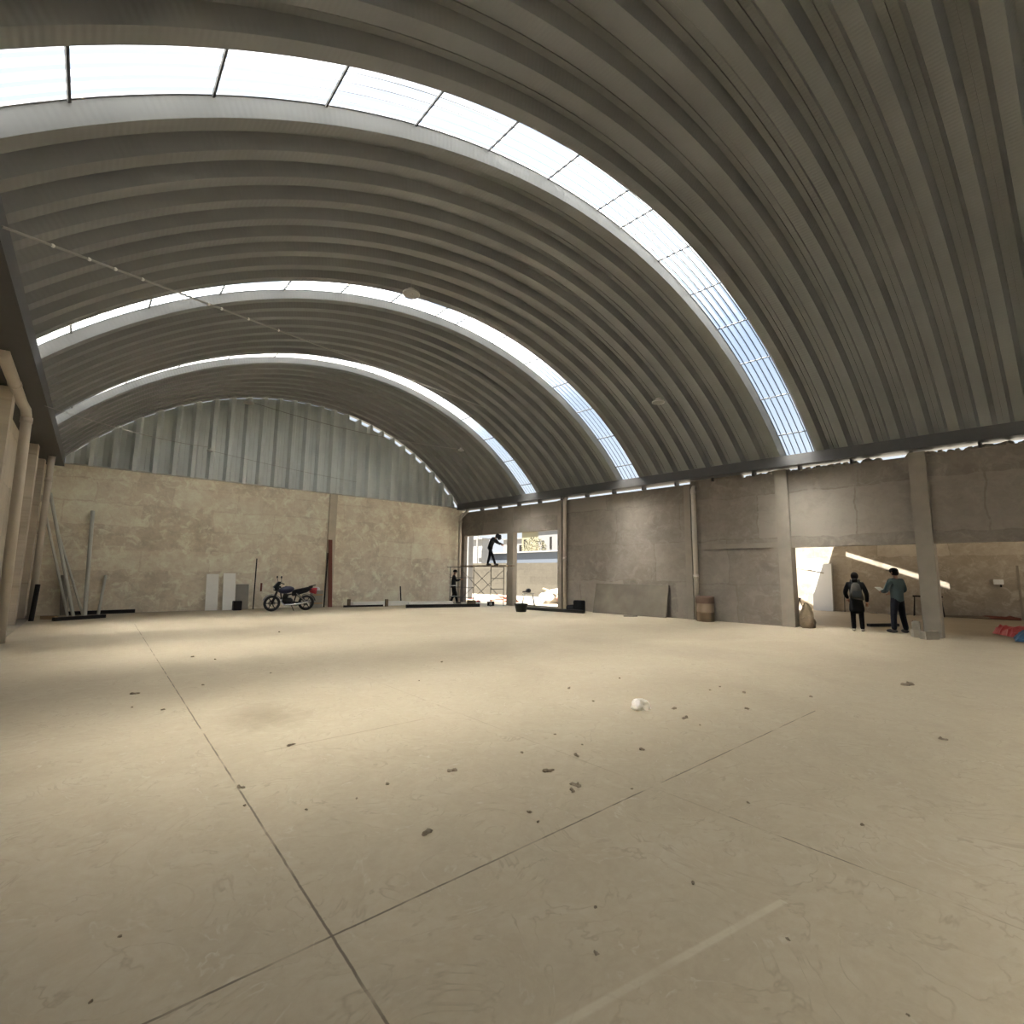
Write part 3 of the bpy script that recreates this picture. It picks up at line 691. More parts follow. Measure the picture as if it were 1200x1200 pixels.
# ------------------------------------------------------------------ people
def skin_mesh(name, V, E, mat, parent, root=0, sub=2):
    """V: list of (xyz, radius or (rx, ry)); E: edge list; grown with Skin + Subdivision, then frozen to a mesh"""
    me = bpy.data.meshes.new(name); me.from_pydata([v[0] for v in V], E, []); me.update()
    o = bpy.data.objects.new(name, me); C.objects.link(o)
    sk = o.modifiers.new('Skin', 'SKIN'); sk.use_smooth_shade = True
    ss = o.modifiers.new('Sub', 'SUBSURF'); ss.levels = sub; ss.render_levels = sub
    for i, d in enumerate(me.skin_vertices[0].data):
        r = V[i][1]; d.radius = r if isinstance(r, tuple) else (r, r); d.use_root = (i == root)
    dg = bpy.context.evaluated_depsgraph_get(); dg.update()
    nm = bpy.data.meshes.new_from_object(o.evaluated_get(dg)); nm.name = name
    C.objects.unlink(o); bpy.data.objects.remove(o)
    nm.materials.clear(); nm.materials.append(M[mat])
    for p in nm.polygons: p.use_smooth = True
    q = bpy.data.objects.new(name, nm); return link(q, parent)
def add_hand(mb, w, d, up, side, curl=.5, s=1.):
    """palm and five bent fingers from wrist w along d"""
    w, d, up = Vector(w), Vector(d).normalized(), Vector(up); r = d.cross(up).normalized()*side; up = r.cross(d)*side
    mb.tube([w, w+d*.03*s, w+d*.085*s], [.024*s, .034*s, .032*s], 8)
    for i, ln in enumerate((.066, .076, .071, .056)):
        b = w+d*.085*s+r*(.028-.0185*i)*s; p1 = b+(d-up*curl*.5).normalized()*ln*.42*s; p2 = p1+(d-up*curl*1.3).normalized()*ln*.33*s; p3 = p2+(d*.6-up*curl*2.).normalized()*ln*.27*s
        mb.tube([b, p1, p2, p3], [.0095*s, .009*s, .008*s, .006*s], 6)
    b = w+d*.025*s+r*.03*s; p1 = b+(d*.6+r*.8-up*.3).normalized()*.035*s; p2 = p1+(d*.85+r*.35-up*.5).normalized()*.03*s
    mb.tube([b, p1, p2], [.0115*s, .0105*s, .008*s], 6)
def person(loc_, rz, J, S, label, look, female=False):
    """J joints in a local frame (x right, y forward, z up)"""
    root = empty('person', loc_, rz, label, 'person')
    J = {k_: Vector(v)*S for k_, v in J.items()}
    up = (J['head']-J['neck']).normalized()
    V = [(J['pelvis'], (.125*S, .095*S)), (J['spine'], (.115*S, .085*S)), (J['chest'], (.135*S, .095*S)), (J['neck'], .052*S), (J['neck']+up*.075*S, .052*S), (J['head'], (.075*S, .088*S)), (J['head']+up*.075*S, (.062*S, .07*S))]
    E = [(0, 1), (1, 2), (2, 3), (3, 4), (4, 5), (5, 6)]
    idx = {}
    def chain(frm, names, rads):
        p = frm
        for n, r in zip(names, rads):
            V.append((J[n], r*S)); idx[n] = len(V)-1; E.append((p, len(V)-1)); p = len(V)-1
    for s in 'lr':
        chain(2, ['sh'+s, 'el'+s, 'wr'+s], [.055, .042, .028])
        chain(0, ['hip'+s, 'kn'+s, 'an'+s], [.085, .056, .04])
        V.append((J['to'+s], .03*S)); E.append((idx['an'+s], len(V)-1))
    body = skin_mesh('body', V, E, 'skin', root)
    # face, ears and hands grown into the same body mesh
    bm = bmesh.new(); bm.from_mesh(body.data); mb = MB(); mb.bm.free(); mb.bm = bm
    f = Vector(look).normalized(); h = J['head']; r = f.cross(up).normalized()
    mb.ball(h+f*.093*S-up*.005*S, (.012*S, .012*S, .022*S), 8, 6)
    for q in (-1, 1):
        mb.ball(h+r*q*.084*S-up*.005*S, (.014*S, .02*S, .03*S), 8, 6); mb.ball(h+f*.082*S+r*q*.03*S+up*.02*S, .011*S, 8, 6)
    mb.tube([h+f*.086*S-up*.045*S-r*.022*S, h+f*.089*S-up*.045*S, h+f*.086*S-up*.045*S+r*.022*S], .006*S, 6)
    for s, sd in (('l', -1), ('r', 1)):
        d = (J['wr'+s]-J['el'+s]).normalized(); u = Vector((0, -1, .2)) if abs(d.z) > .7 else Vector((0, 0, 1))
        add_hand(mb, J['wr'+s], d, u, -sd, .5, S)
    bm.to_mesh(body.data); bm.free()
    for p in body.data.polygons: p.use_smooth = True
    return root, J, up, idx
def shell(root, J, S, name, mat, chains, start, grow, sub=2):
    """clothing: a looser skin over some of the joints; chains = list of [(joint or point, radius), ...] from `start`"""
    V = [(Vector(start[0]), start[1])]; E = []
    for ch in chains:
        p = 0
        for q, r in ch:
            V.append((Vector(q), r)); E.append((p, len(V)-1)); p = len(V)-1
    return skin_mesh(name, V, E, mat, root, 0, sub)
def trousers(root, J, S, mat, wide=1.):
    e = lambda s: J['an'+s]*1.06-J['kn'+s]*.06
    shell(root, J, S, 'trousers', mat, [[(J['spine']*.55+J['pelvis']*.45, (.15*S, .125*S)), (J['spine']*.85+J['pelvis']*.15, (.14*S, .115*S))]]+[[(J['hip'+s], .1*S*wide), (J['kn'+s], .071*S*wide), (e(s), .06*S*wide)] for s in 'lr'], (J['pelvis'], (.15*S, .12*S)), 0)
def jacket(root, J, S, mat, hem, name='jacket', wide=1., cuff=.95):
    c = J['chest']
    ch = [[(J['spine'], (.15*S*wide, .115*S*wide)), (J['pelvis'], (.155*S*wide, .125*S*wide))]+[(q, (r*S*wide, r*.82*S*wide)) for q, r in hem], [(J['neck']*.8+c*.2, .075*S)]]
    for s in 'lr': ch.append([(J['sh'+s], .074*S*wide), (J['el'+s], .058*S*wide), (J['wr'+s]*cuff+J['el'+s]*(1-cuff), .046*S*wide)])
    return shell(root, J, S, name, mat, ch, (c, (.158*S*wide, .12*S*wide)), 0)
def shoes(root, J, S, mat):
    for s in 'lr':
        a, t = J['an'+s], J['to'+s]; d = (t-a); d.z = 0; d.normalize()
        mb = MB(); z = .045*S; a = Vector((a.x, a.y, a.z-.035*S))
        mb.ball(a+d*.055*S, (.05*S, .14*S, .048*S), 14, 8, Matrix.Rotation(atan2(-d.x, d.y), 3, 'Z')); mb.build('shoe', mat, root, True)
STAND = dict(pelvis=(0, 0, .93), spine=(0, .0, 1.12), chest=(0, 0, 1.32), neck=(0, .0, 1.47), head=(0, .025, 1.62),
             shl=(-.18, 0, 1.40), ell=(-.23, -.02, 1.12), wrl=(-.235, .05, .87), shr=(.18, 0, 1.40), elr=(.23, -.02, 1.12), wrr=(.235, .05, .87),
             hipl=(-.09, 0, .88), knl=(-.1, .015, .48), anl=(-.105, -.01, .085), tol=(-.12, .16, .035),
             hipr=(.09, 0, .88), knr=(.1, .015, .48), anr=(.105, -.01, .085), tor=(.12, .16, .035))
# person in black with a backpack, seen from behind
S = .95; J0 = dict(STAND); J0.update(wrl=(-.2, .14, .95), ell=(-.27, .0, 1.13), elr=(.27, -.02, 1.12), wrr=(.26, .06, .86))
pr_, J, up, idx = person((16.72, 4.45, 0), R(-75), J0, S, 'person in a long black coat with a grey backpack, seen from behind', (0, 1, 0))
trousers(pr_, J, S, 'black', 1.05); jacket(pr_, J, S, 'black', [(Vector((0, .0, .72))*S, .19), (Vector((0, .0, .50))*S, .2)], 'coat', 1.12); shoes(pr_, J, S, 'shoe')
mb = MB(); mb.ball(J['head']+up*.03*S-Vector((0, .022, 0)), (.098*S, .11*S, .12*S), 16, 10); mb.ball(J['neck']+up*.02*S-Vector((0, .06, -.02)), (.08*S, .05*S, .08*S), 12, 8); mb.build('hair', 'hair', pr_, True)
bp_ = empty('backpack', (16.72-.24, 4.45-.065, 1.22), R(-75), 'grey backpack worn on the back of the person in the black coat', 'backpack')
mb = MB(); mb.hexa([(-.17, -.1, -.27), (.2, -.1, -.34), (.2, .06, -.34), (-.17, .06, -.27), (-.07, -.05, .16), (.09, -.05, .16), (.09, .06, .16), (-.07, .06, .16)])
bmesh.ops.bevel(mb.bm, geom=list(mb.bm.edges), offset=.03, segments=2, affect='EDGES'); mb.build('bag_body', 'greybag', bp_, True)
mb = MB(); mb.box((.03, -.105, -.16), (.2, .03, .17), bev=.012); mb.build('front_pocket', 'darkgrey', bp_)
for s in (-1, 1):
    mb = MB(); mb.tube([(s*.07, .05, .15), (s*.1, .1, .24), (s*.11, .2, .2), (s*.12, .27, .02), (s*.13, .2, -.2), (s*.13, .05, -.26)], .014, 6); mb.build('strap', 'darkgrey', bp_)
# person in a blue-grey jacket holding a paper
S = 1.03; J0 = dict(STAND); J0.update(ell=(-.27, .08, 1.12), wrl=(-.14, .30, 1.10), elr=(.26, -.03, 1.13), wrr=(.12, .24, 1.06), hipl=(-.09, 0, .88), anl=(-.16, .02, .085), knl=(-.13, .03, .48), tol=(-.2, .18, .035), anr=(.16, -.05, .085), knr=(.13, .0, .48), tor=(.2, .1, .035))
pr_, J, up, idx = person((17.3, 3.62, 0), R(-28), J0, S, 'person in a blue-grey jacket and dark cap looking at a paper by the right pillar', (0, 1, -.2))
trousers(pr_, J, S, 'navy', 1.08); jacket(pr_, J, S, 'bluegrey', [(J['pelvis']-Vector((0, 0, .12)), .165)], 'jacket', 1.12); shoes(pr_, J, S, 'shoed')
mb = MB(); mb.ball(J['head']+up*.055*S, (.098*S, .112*S, .085*S), 18, 10); mb.box(J['head']+up*.055*S+Vector((0, .13, 0)), (.13, .09, .012), bev=.004); mb.build('cap', 'black', pr_, True)
mb = MB(); mb.ball(J['head']-Vector((0, .02, .0)), (.088*S, .095*S, .09*S), 14, 8); mb.build('hair', 'hair', pr_, True)
tag(MB().box(Matrix.Rotation(R(-28), 3, 'Z') @ Vector((-.02, .44, 1.17))+Vector((17.3, 3.62, 0)), (.21, .012, .28), Matrix.Rotation(R(-28), 3, 'Z') @ Matrix.Rotation(R(-55), 3, 'X')).build('paper_sheet', 'paper'), 'white paper held by the person in the blue-grey jacket', 'paper')
# worker on the floor at the scaffold
S = .97; J0 = dict(STAND); J0.update(elr=(.25, .12, 1.2), wrr=(.16, .36, 1.26), ell=(-.25, .1, 1.17), wrl=(-.13, .34, 1.22), head=(0, .06, 1.60), neck=(0, .02, 1.46), knl=(-.1, .03, .48), anl=(-.1, -.12, .085), tol=(-.11, .05, .035), knr=(.1, .12, .49), anr=(.1, .2, .085), tor=(.11, .37, .035))
pr_, J, up, idx = person((14.0, 21.05, 0), R(-120), J0, S, 'worker in dark overalls with pale reflective bands reaching toward the scaffold', (0, 1, -.1))
trousers(pr_, J, S, 'black', 1.12); jacket(pr_, J, S, 'darkgrey', [(J['pelvis']-Vector((0, 0, .16)), .165)], 'jacket', 1.12); shoes(pr_, J, S, 'shoed')
mb = MB(); mb.lathe([(.125*S, 0), (.112*S, .012), (.108*S, .06), (.07*S, .12), (0, .135)], 20, Matrix.Translation(J['head']+up*.03*S)); mb.build('hard_hat', 'black', pr_, True)
mb = MB(); mb.lathe([(.19*S, -.02), (.196*S, -.02), (.196*S, .02), (.19*S, .02)], 24, Matrix.Translation(J['pelvis']+Vector((0, 0, .0)))); mb.build('belt', 'reflect', pr_, True)
for s in 'lr':
    c = J['kn'+s]*.75+J['an'+s]*.25
    mb = MB(); mb.lathe([(.079*S, -.025), (.087*S, -.025), (.087*S, .025), (.079*S, .025)], 18, Matrix.Translation(c)); mb.build('reflective_band', 'reflect', pr_, True)
# welder on the platform, bent toward the column
S = .98; ZP = 1.92
J0 = dict(pelvis=(0, -.06, .90), spine=(0, .0, 1.08), chest=(0, .10, 1.25), neck=(0, .22, 1.37), head=(0, .34, 1.45),
          shl=(-.17, .14, 1.32), ell=(-.21, .3, 1.12), wrl=(-.12, .52, 1.06), shr=(.17, .14, 1.32), elr=(.21, .32, 1.14), wrr=(.1, .56, 1.02),
          hipl=(-.09, -.06, .86), knl=(-.1, -.12, .47), anl=(-.1, -.22, .085), tol=(-.11, -.05, .035),
          hipr=(.09, -.06, .86), knr=(.1, .12, .48), anr=(.1, .26, .085), tor=(.11, .43, .035))
pr_, J, up, idx = person((14.72, 18.92, ZP), R(-150), J0, S, 'welder in dark clothes and mask bent forward on the scaffold platform', (0, .8, -.6))
trousers(pr_, J, S, 'black', 1.0); jacket(pr_, J, S, 'darkgrey', [(J['pelvis']-Vector((0, 0, .15)), .16)], 'jacket', 1.08); shoes(pr_, J, S, 'shoed')
mb = MB(); mb.ball(J['head'], (.105*S, .12*S, .125*S), 16, 10); mb.hexa([Vector(q)*S+J['head'] for q in ((-.11, .05, -.2), (.11, .05, -.2), (.09, .17, -.15), (-.09, .17, -.15), (-.11, .0, .1), (.11, .0, .1), (.09, .15, .07), (-.09, .15, .07))]); mb.build('welding_mask', 'blackp', pr_, False)
mb = MB(); mb.box(J['head']+Vector((0, .165, -.02)), (.12, .02, .06)); mb.build('visor', 'chrome', pr_)

# ------------------------------------------------------------------ motorcycle (local +x = forward)
mo = empty('motorcycle', (5.92, 20.32, 0), R(176), 'black motorcycle with red tail parked before the back wall', 'motorcycle')
def wheel(x, nm, wdt, r=.3):
    w = empty(nm, (x, 0, r)); w.parent = mo
    rot = Matrix.Rotation(R(90), 4, 'X')
    mb = MB(); mb.lathe([(r*cos(a)*0+ (r-.05)+.05*cos(a), wdt*sin(a)) for a in [2*pi*i/14 for i in range(15)]], 36, rot); mb.build('tyre', 'rubber', w, True)
    mb = MB(); mb.lathe([(r-.085, -.035), (r-.06, -.045), (r-.06, .045), (r-.085, .035), (r-.085, -.035)], 36, rot); mb.build('rim', 'chrome', w, True)
    mb = MB(); mb.tube([(0, -.06, 0), (0, .06, 0)], .045, 14)
    for k_ in range(6):
        a = k_*pi/3; mb.span((cos(a)*.03, 0, sin(a)*.03), (cos(a)*(r-.075), 0, sin(a)*(r-.075)), .03, .025, (0, 1, 0))
    mb.build('spokes', 'darksteel', w)
    mb = MB(); mb.lathe([(.06, .05), (.12, .05), (.12, .056), (.06, .056), (.06, .05)], 28, rot); mb.build('brake_disc', 'chrome', w)
wheel(.62, 'front_wheel', .05); wheel(-.62, 'rear_wheel', .065)
mb = MB()
for s in (-.09, .09): mb.tube([(.62, s, .3), (.40, s, .95)], .024, 10)
mb.build('fork', 'darksteel', mo, True)
mb = MB(); mb.box((.395, 0, .93), (.06, .24, .04)); mb.tube([(.37, -.36, 1.05), (.36, -.2, 1.08), (.4, -.08, 1.0), (.4, .08, 1.0), (.36, .2, 1.08), (.37, .36, 1.05)], .014, 8); mb.build('handlebar', 'darksteel', mo)
for s in (-1, 1):
    mb = MB(); mb.tube([(.37, s*.36, 1.05), (.33, s*.48, 1.035)], .02, 10); mb.build('grip', 'rubber', mo)
    g_ = MB(); g_.tube([(.38, s*.3, 1.07), (.42, s*.36, 1.24)], .008, 6); g_ = g_.build('mirror_stalk', 'darksteel', mo)
    mb = MB(); mb.ball((.42, s*.38, 1.29), (.025, .075, .05), 14, 8); mb.build('mirror', 'blackp', g_, True)
mb = MB()
for i in range(9):
    a = R(20+i*17); b = R(20+(i+1)*17)
    mb.hexa([(.62+.325*cos(a), -.07, .3+.325*sin(a)), (.62+.325*cos(b), -.07, .3+.325*sin(b)), (.62+.325*cos(b), .07, .3+.325*sin(b)), (.62+.325*cos(a), .07, .3+.325*sin(a)),
             (.62+.337*cos(a), -.07, .3+.337*sin(a)), (.62+.337*cos(b), -.07, .3+.337*sin(b)), (.62+.337*cos(b), .07, .3+.337*sin(b)), (.62+.337*cos(a), .07, .3+.337*sin(a))])
mb.build('front_fender', 'bluep', mo)
mb = MB(); mb.ball((.5, 0, .88), (.1, .13, .13), 16, 10); mb.build('headlamp_shell', 'blackp', mo, True)
mb = MB(); mb.lathe([(0, .03), (.06, .02), (.085, 0), (.085, -.02), (0, -.02)], 18, Matrix.Translation((.58, 0, .85)) @ Matrix.Rotation(R(90), 4, 'Y')); mb.build('headlamp', 'chrome', mo, True)
mb = MB(); mb.hexa([(.44, -.15, .92), (.62, -.1, .9), (.62, .1, .9), (.44, .15, .92), (.36, -.13, 1.12), (.45, -.1, 1.12), (.45, .1, 1.12), (.36, .13, 1.12)]); mb.build('cowl', 'blackp', mo)
mb = MB(); mb.ball((.14, 0, .80), (.3, .15, .14), 18, 12, Matrix.Rotation(R(8), 3, 'Y')); mb.build('fuel_tank', 'bluep', mo, True)
mb = MB(); mb.lathe([(0, .02), (.04, .015), (.045, 0)], 14, Matrix.Translation((.16, 0, .93))); mb.build('tank_cap', 'chrome', mo)
mb = MB()
for a, b_ in (((.38, 0, .92), (.1, 0, .62)), ((.1, 0, .62), (-.25, 0, .66)), ((.36, 0, .85), (.28, 0, .35)), ((.28, 0, .35), (-.15, 0, .28)), ((-.15, 0, .28), (-.25, 0, .66)), ((-.25, 0, .66), (-.75, 0, .82))): mb.tube([a, b_], .025, 8)
for s in (-.11, .11): mb.span((-.12, s, .32), (-.62, s, .3), .03, .05)
mb.build('frame', 'darksteel', mo)
mb = MB(); mb.box((.08, 0, .38), (.34, .26, .24), bev=.04); mb.box((.16, 0, .55), (.16, .18, .2), Matrix.Rotation(R(-15), 3, 'Y'), bev=.02)
for i in range(5): mb.box((.16-.01*i, 0, .48+.035*i), (.2, .22, .01), Matrix.Rotation(R(-15), 3, 'Y'))
mb.tube([(.0, -.15, .38), (.0, .15, .38)], .1, 16); mb.build('engine', 'darksteel', mo, True)
mb = MB(); mb.tube([(.26, .1, .5), (.34, .14, .38), (.22, .16, .24), (-.2, .17, .24), (-.72, .18, .36)], [.022, .024, .026, .045, .05], 12); mb.build('exhaust', 'chrome', mo, True)
mb = MB(); mb.hexa([(-.12, -.1, .72), (-.12, .1, .72), (-.82, .08, .86), (-.82, -.08, .86), (-.1, -.13, .79), (-.1, .13, .79), (-.84, .09, .95), (-.84, -.09, .95)]); bmesh.ops.bevel(mb.bm, geom=list(mb.bm.edges), offset=.025, segments=2, affect='EDGES'); mb.build('seat', 'rubber', mo, True)
for s in (-1, 1):
    mb = MB(); mb.hexa([(-.1, s*.1, .56), (-.1, s*.13, .56), (-.6, s*.12, .7), (-.6, s*.09, .7), (-.1, s*.1, .74), (-.1, s*.13, .74), (-.8, s*.1, .84), (-.8, s*.07, .84)]); mb.build('side_panel', 'blackp', mo)
    mb = MB(); mb.tube([(-.2, s*.13, .68), (-.58, s*.14, .34)], .032, 10); mb.build('shock_absorber', 'chrome', mo)
    mb = MB(); mb.tube([(-.05, s*.12, .3), (-.05, s*.3, .3)], .015, 8); mb.build('footpeg', 'rubber', mo)
    mb = MB(); mb.tube([(-.84, s*.05, .78), (-.86, s*.17, .78)], .01, 6); mb.ball((-.86, s*.2, .78), .035, 10, 6); mb.build('turn_signal', 'redp', mo)
mb = MB(); mb.hexa([(-.72, -.09, .7), (-.72, .09, .7), (-.98, .07, .62), (-.98, -.07, .62), (-.74, -.1, .86), (-.74, .1, .86), (-1.0, .075, .88), (-1.0, -.075, .88)]); bmesh.ops.bevel(mb.bm, geom=list(mb.bm.edges), offset=.02, segments=2, affect='EDGES'); mb.build('tail_lamp', 'redp', mo, True)
mb = MB()
for i in range(6):
    a = R(60+i*18); b = R(60+(i+1)*18)
    mb.hexa([(-.62+.33*cos(a), -.075, .3+.33*sin(a)), (-.62+.33*cos(b), -.075, .3+.33*sin(b)), (-.62+.33*cos(b), .075, .3+.33*sin(b)), (-.62+.33*cos(a), .075, .3+.33*sin(a)),
             (-.62+.345*cos(a), -.075, .3+.345*sin(a)), (-.62+.345*cos(b), -.075, .3+.345*sin(b)), (-.62+.345*cos(b), .075, .3+.345*sin(b)), (-.62+.345*cos(a), .075, .3+.345*sin(a))])
mb.build('rear_fender', 'blackp', mo)
mb = MB(); mb.tube([(-.7, -.09, .93), (-.92, -.1, .98), (-.95, .0, .99), (-.92, .1, .98), (-.7, .09, .93)], .012, 8); mb.build('grab_rail', 'darksteel', mo)
mb = MB(); mb.tube([(-.02, .13, .28), (-.12, .27, .012)], .012, 8); mb.build('kickstand', 'darksteel', mo)

# ------------------------------------------------------------------ litter on the floor
t_ = empty('plastic_bag', (4.9, 3.48, 0), R(20), 'crumpled white plastic bag lying on the open floor', 'bag')
mb = MB(); mb.lump((-.03, 0, 0), (.085, .08, .085), 21, .38, True, 3); mb.lump((.07, -.02, 0), (.05, .06, .06), 22, .4, True, 3); mb.build('bag_film', 'bag', t_)
LIT = [(3.67,13.26,0.0417,0),(0.54,7.7,0.0394,1),(1.46,10.33,0.0317,0),(1.72,9.82,0.0303,0),(1.24,7.74,0.024,0),(0.71,6.65,0.0206,0),(0.46,6.97,0.0143,0),(2.15,8.05,0.017,0),(1.46,4.66,0.0307,1),(2.22,3.32,0.0342,1),(1.74,3.4,0.0206,0),(1.48,3.32,0.0118,0),(1.63,2.65,0.0347,1),(0.93,3.98,0.0262,1),(0.88,3.67,0.0163,0),(0.22,2.73,0.0094,0),(4.67,7.32,0.0265,0),(3.63,6.26,0.0148,0),(1.17,3.37,0.0116,0),(4.97,4.65,0.0349,0),(6.04,4.64,0.0234,0),(4.71,4.01,0.0192,0),(5.18,3.22,0.0378,0),(4.93,2.95,0.0357,1),(4.84,2.72,0.0173,0),(6.39,3.43,0.0223,0),(6.61,3.08,0.0374,0),(5.85,2.7,0.0332,0),(6.7,3.45,0.0231,0),(7.07,2.45,0.0306,0),(8.95,1.86,0.0744,1),(2.91,3.27,0.0186,0),(3.22,2.92,0.0277,1),(3.47,3.43,0.0154,0),(3.77,2.67,0.0292,0),(2.82,2.84,0.0386,1),(2.78,2.55,0.0367,1),(2.69,2.48,0.0278,1),(2.25,2.45,0.022,0),(2.21,2.33,0.0142,0),(3.05,2.25,0.0123,0),(3.46,3.08,0.0147,0),(3.48,1.63,0.0166,0),(3.73,1.05,0.0208,0),(2.39,1.41,0.0158,0),(1.88,1.6,0.0116,0),(1.67,1.42,0.0133,0),(2.35,0.96,0.0118,0),(6.26,1.04,0.0327,1),(2.29,0.55,0.0084,0),(0.13,2.4,0.0114,0)]
for i, (x, y, s, kd) in enumerate(LIT):
    nm, lb, gp = [('dirt_clod', 'small dark clod of dirt on the dusty concrete floor', 'dirt clods scattered on the floor'), ('leaf_scrap', 'dark curled leaf scrap on the dusty concrete floor', 'leaf scraps scattered on the floor')][kd]
    mb = MB(); mb.lump((0, 0, 0), (s*.8, s*.8*rnd.uniform(.5, .9), s*(.45 if kd == 0 else .28)), 100+i, .4)
    if kd: mb.lump((s*.9, s*.4, 0), (s*.6, s*.4, s*.45), 300+i, .45)
    o = mb.build(nm, 'clod'); o.location = (x, y, 0); o.rotation_euler = (0, 0, rnd.uniform(0, 6)); tag(o, lb, 'clod' if kd == 0 else 'leaf', gp)

# ------------------------------------------------------------------ what stands outside the far opening
def building(name, x0_, x1_, y0_, y1_, h, mat, label, wins=(), roof=None):
    t_ = empty(name, ((x0_+x1_)/2, (y0_+y1_)/2, -.02), 0, label, 'building'); cx, cy = (x0_+x1_)/2, (y0_+y1_)/2
    mb = MB(); mb.box((0, 0, h/2), (x1_-x0_, y1_-y0_, h)); mb.build('walls', mat, t_)
    mb = MB(); mb.box((0, 0, h+.06), (x1_-x0_+.3, y1_-y0_+.3, .12)); mb.build('roof', roof or mat, t_)
    for (wy, wz, ww, wh) in wins:
        mb = MB(); mb.box((-(x1_-x0_)/2-.01, wy-cy, wz), (.06, ww, wh)); mb.build('window', 'darksteel', t_)
    return t_
building('shed', 30., 34., 27., 41., 3.5, 'bld_b', 'pale blue corrugated shed beyond the yard wall', roof='bld_g')
building('house', 38., 42.3, 40.1, 43., 6.4, 'bld_y', 'yellow house rising behind the pale blue shed', [(42.4, 5.2, .5, .7)])
building('house', 43., 49., 46.2, 52.5, 6.2, 'bld_w', 'white house left of the yellow one with ochre shutters', [(48.6, 4.9, 1.1, 1.0), (50.4, 4.9, .8, 1.0)])
building('house', 37.8, 44., 36.9, 40.0, 6.5, 'bld_w', 'white house with narrow windows right of the yellow one', [(39.2, 4.7, .3, 1.0), (38.0, 5.0, .3, 1.3)])
building('block_building', 27.5, 28.3, 36.7, 40.6, 4.75, 'bld_g', 'plain grey block building beyond the scaffold')
tr = empty('tree', (35.3, 37.9, -.02), 0, 'sparse dusty tree before the yellow house', 'tree')
mb = MB(); mb.tube([(0, 0, 0), (.1, .05, 2.), (.05, .1, 3.6)], [.18, .13, .08], 8)
for k_ in range(7):
    a = k_*.9; mb.tube([(.07, .07, 2.4+.2*k_), (.07+.9*cos(a), .07+.9*sin(a), 3.4+.25*k_)], [.05, .02], 6)
mb.build('trunk', 'wood', tr)
bm = bmesh.new(); rr = random.Random(3)
for _ in range(1100):
    a, u = rr.uniform(0, 2*pi), rr.uniform(-1, 1); d = rr.uniform(.45, 1.)**.5; q = sqrt(1-u*u)
    c = Vector((1.35*d*q*cos(a), 1.35*d*q*sin(a), 4.3+1.15*d*u)); e1 = Vector((rr.uniform(-1, 1), rr.uniform(-1, 1), rr.uniform(-1, 1))).normalized(); e2 = e1.cross(Vector((rr.uniform(-1, 1), rr.uniform(-1, 1), .3))).normalized()
    l = rr.uniform(.06, .12); bm.faces.new([bm.verts.new(c+e1*l), bm.verts.new(c+e2*l*.5), bm.verts.new(c-e1*l), bm.verts.new(c-e2*l*.5)])
me = bpy.data.meshes.new('foliage'); bm.to_mesh(me); bm.free(); me.materials.append(M['leaf']); link(bpy.data.objects.new('foliage', me), tr)
t_ = empty('utility_pole', (27., 36.8, -.02), 0, 'thin utility pole beyond the yard wall left of the welder', 'pole')
mb = MB(); mb.tube([(0, 0, 0), (0, 0, 5.6)], [.12, .08], 10); mb.build('post', 'bld_g', t_); mb = MB(); mb.span((0, -.5, 4.9), (0, .5, 4.9), .08, .1); mb.build('crossarm', 'bld_g', t_)
thing1('yard_post', MB().box((17.6, 24.9, 1.9), (.35, .5, 3.85)), 'bld_w', 'cream concrete post just outside the far corner of the tall bay', 'post')
for i, (x, y, r3, mt, lb) in enumerate(((19.2, 18.9, (.9, .7, .55), 'block', 'pale rubble heap outside the right half of the tall bay'), (18.9, 17.7, (.5, .6, .5), 'pink', 'pinkish brick rubble heap outside beside the right jamb'), (17.6, 21.3, (.5, .7, .3), 'pink', 'low pink rubble heap outside behind the scaffold'))):
    thing1('rubble_heap', MB().lump((x, y, -.02), r3, 70+i, .3, True, 3), mt, lb, 'rubble')
thing1('timber', MB().span((18.2, 17.0, .35), (18.9, 19.6, .75), .09, .06), 'wood', 'brown timber lying across the rubble heaps outside', 'timber')
# trestle with a cutting tool, just outside the sill
t_ = empty('trestle', (15.95, 17.55, -.02), R(-50), 'pale folding trestle outside the sill of the tall bay', 'trestle')
mb = MB(); mb.span((-.28, 0, .62), (.28, 0, .62), .08, .04); mb.build('top_rail', 'steelpole', t_)
for s in (-1, 1):
    for q in (-1, 1):
        mb = MB(); mb.span((s*.2, 0, .61), (s*.3, q*.22, 0), .03, .03); mb.build('leg', 'bar' if s > 0 else 'steelpole', t_)
t_ = empty('cutting_tool', (15.95, 17.55, .622), R(-50), 'black cutting tool set on the pale trestle outside', 'tool')
mb = MB(); mb.ball((.0, 0, .11), (.13, .1, .11), 14, 9); mb.tube([(-.1, 0, .07), (-.28, 0, .05)], .03, 8); mb.build('motor_body', 'blackp', t_, True)

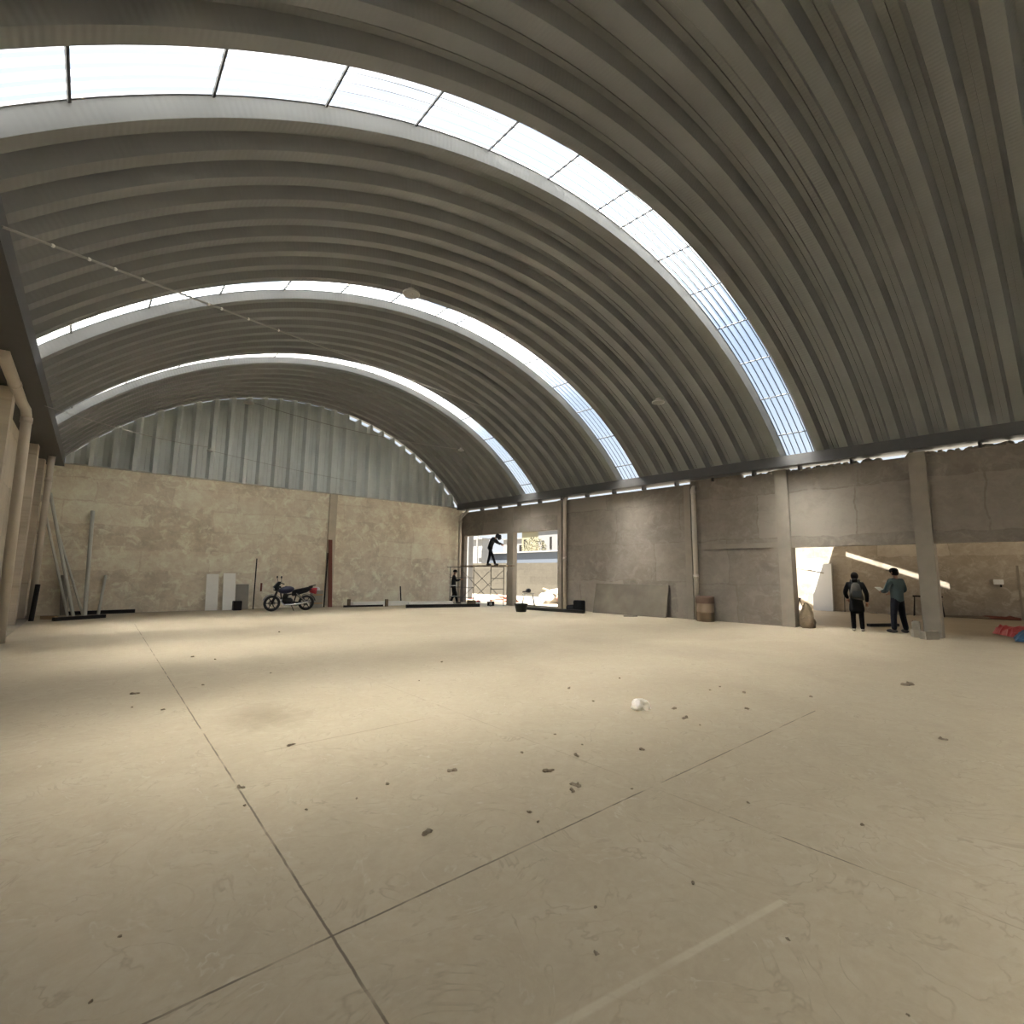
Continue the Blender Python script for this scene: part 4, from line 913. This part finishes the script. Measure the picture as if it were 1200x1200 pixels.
# ------------------------------------------------------------------ sun, sky, camera
SUN, SKYS, GLOW = 47., 1.0, 3.0
sl = bpy.data.lights.new('sun', 'SUN'); sl.energy = SUN; sl.angle = R(.6); sl.color = (1., .95, .86)
so = bpy.data.objects.new('sun', sl); C.objects.link(so); so.rotation_euler = sun_dir.to_track_quat('Z', 'Y').to_euler(); so.location = (-20, -8, 30)
w = bpy.data.worlds.new('sky'); bpy.context.scene.world = w; w.use_nodes = True; nt = w.node_tree; nt.nodes.clear(); L = nt.links.new
o = N(nt, 'ShaderNodeOutputWorld'); bg = N(nt, 'ShaderNodeBackground'); L(bg.outputs[0], o.inputs[0])
tc = N(nt, 'ShaderNodeTexCoord'); sx = N(nt, 'ShaderNodeSeparateXYZ'); L(tc.outputs['Generated'], sx.inputs[0])
base = ramp(nt, mth(nt, 'MULTIPLY', sx.outputs['Z'], 1., True), [(0., (.88, .92, .96)), (.28, (.70, .80, .92)), (.50, (.19, .38, .70)), (1., (.11, .27, .60))])
dt = N(nt, 'ShaderNodeVectorMath', operation='DOT_PRODUCT'); L(tc.outputs['Generated'], dt.inputs[0]); dt.inputs[1].default_value = sun_dir
gl = mth(nt, 'POWER', mth(nt, 'MAXIMUM', dt.outputs['Value'], 0.), 4.)
glc = N(nt, 'ShaderNodeVectorMath', operation='SCALE'); glc.inputs[0].default_value = (1., .97, .90); L(mth(nt, 'MULTIPLY', gl, GLOW), glc.inputs['Scale'])
ad = N(nt, 'ShaderNodeVectorMath', operation='ADD'); L(base, ad.inputs[0]); L(glc.outputs[0], ad.inputs[1])
L(ad.outputs[0], bg.inputs['Color']); bg.inputs['Strength'].default_value = SKYS

cam = bpy.data.cameras.new('camera'); cam.sensor_width = 36.; cam.lens = 36*573.46/1200; cam.clip_end = 400; cam.clip_start = .05
co = bpy.data.objects.new('camera', cam); C.objects.link(co)
yaw, pit, rol = .7028, .1267, .0115
fw = Vector((sin(yaw)*cos(pit), cos(yaw)*cos(pit), sin(pit))); r_ = Vector((cos(yaw), -sin(yaw), 0)); u_ = r_.cross(fw)
r2 = r_*cos(rol)+u_*sin(rol); u2 = u_*cos(rol)-r_*sin(rol)
co.matrix_world = Matrix(((r2.x, u2.x, -fw.x, 0), (r2.y, u2.y, -fw.y, 0), (r2.z, u2.z, -fw.z, 1.5), (0, 0, 0, 1)))
s = bpy.context.scene; s.camera = co
s.view_settings.view_transform = 'Standard'; s.view_settings.look = 'None'; s.view_settings.gamma = 1.; s.view_settings.use_curve_mapping = False
s.view_settings.exposure = .07
s.cycles.use_denoising = True; s.cycles.max_bounces = 10; s.cycles.diffuse_bounces = 6; s.cycles.sample_clamp_indirect = 60.
s.cycles.caustics_refractive = True
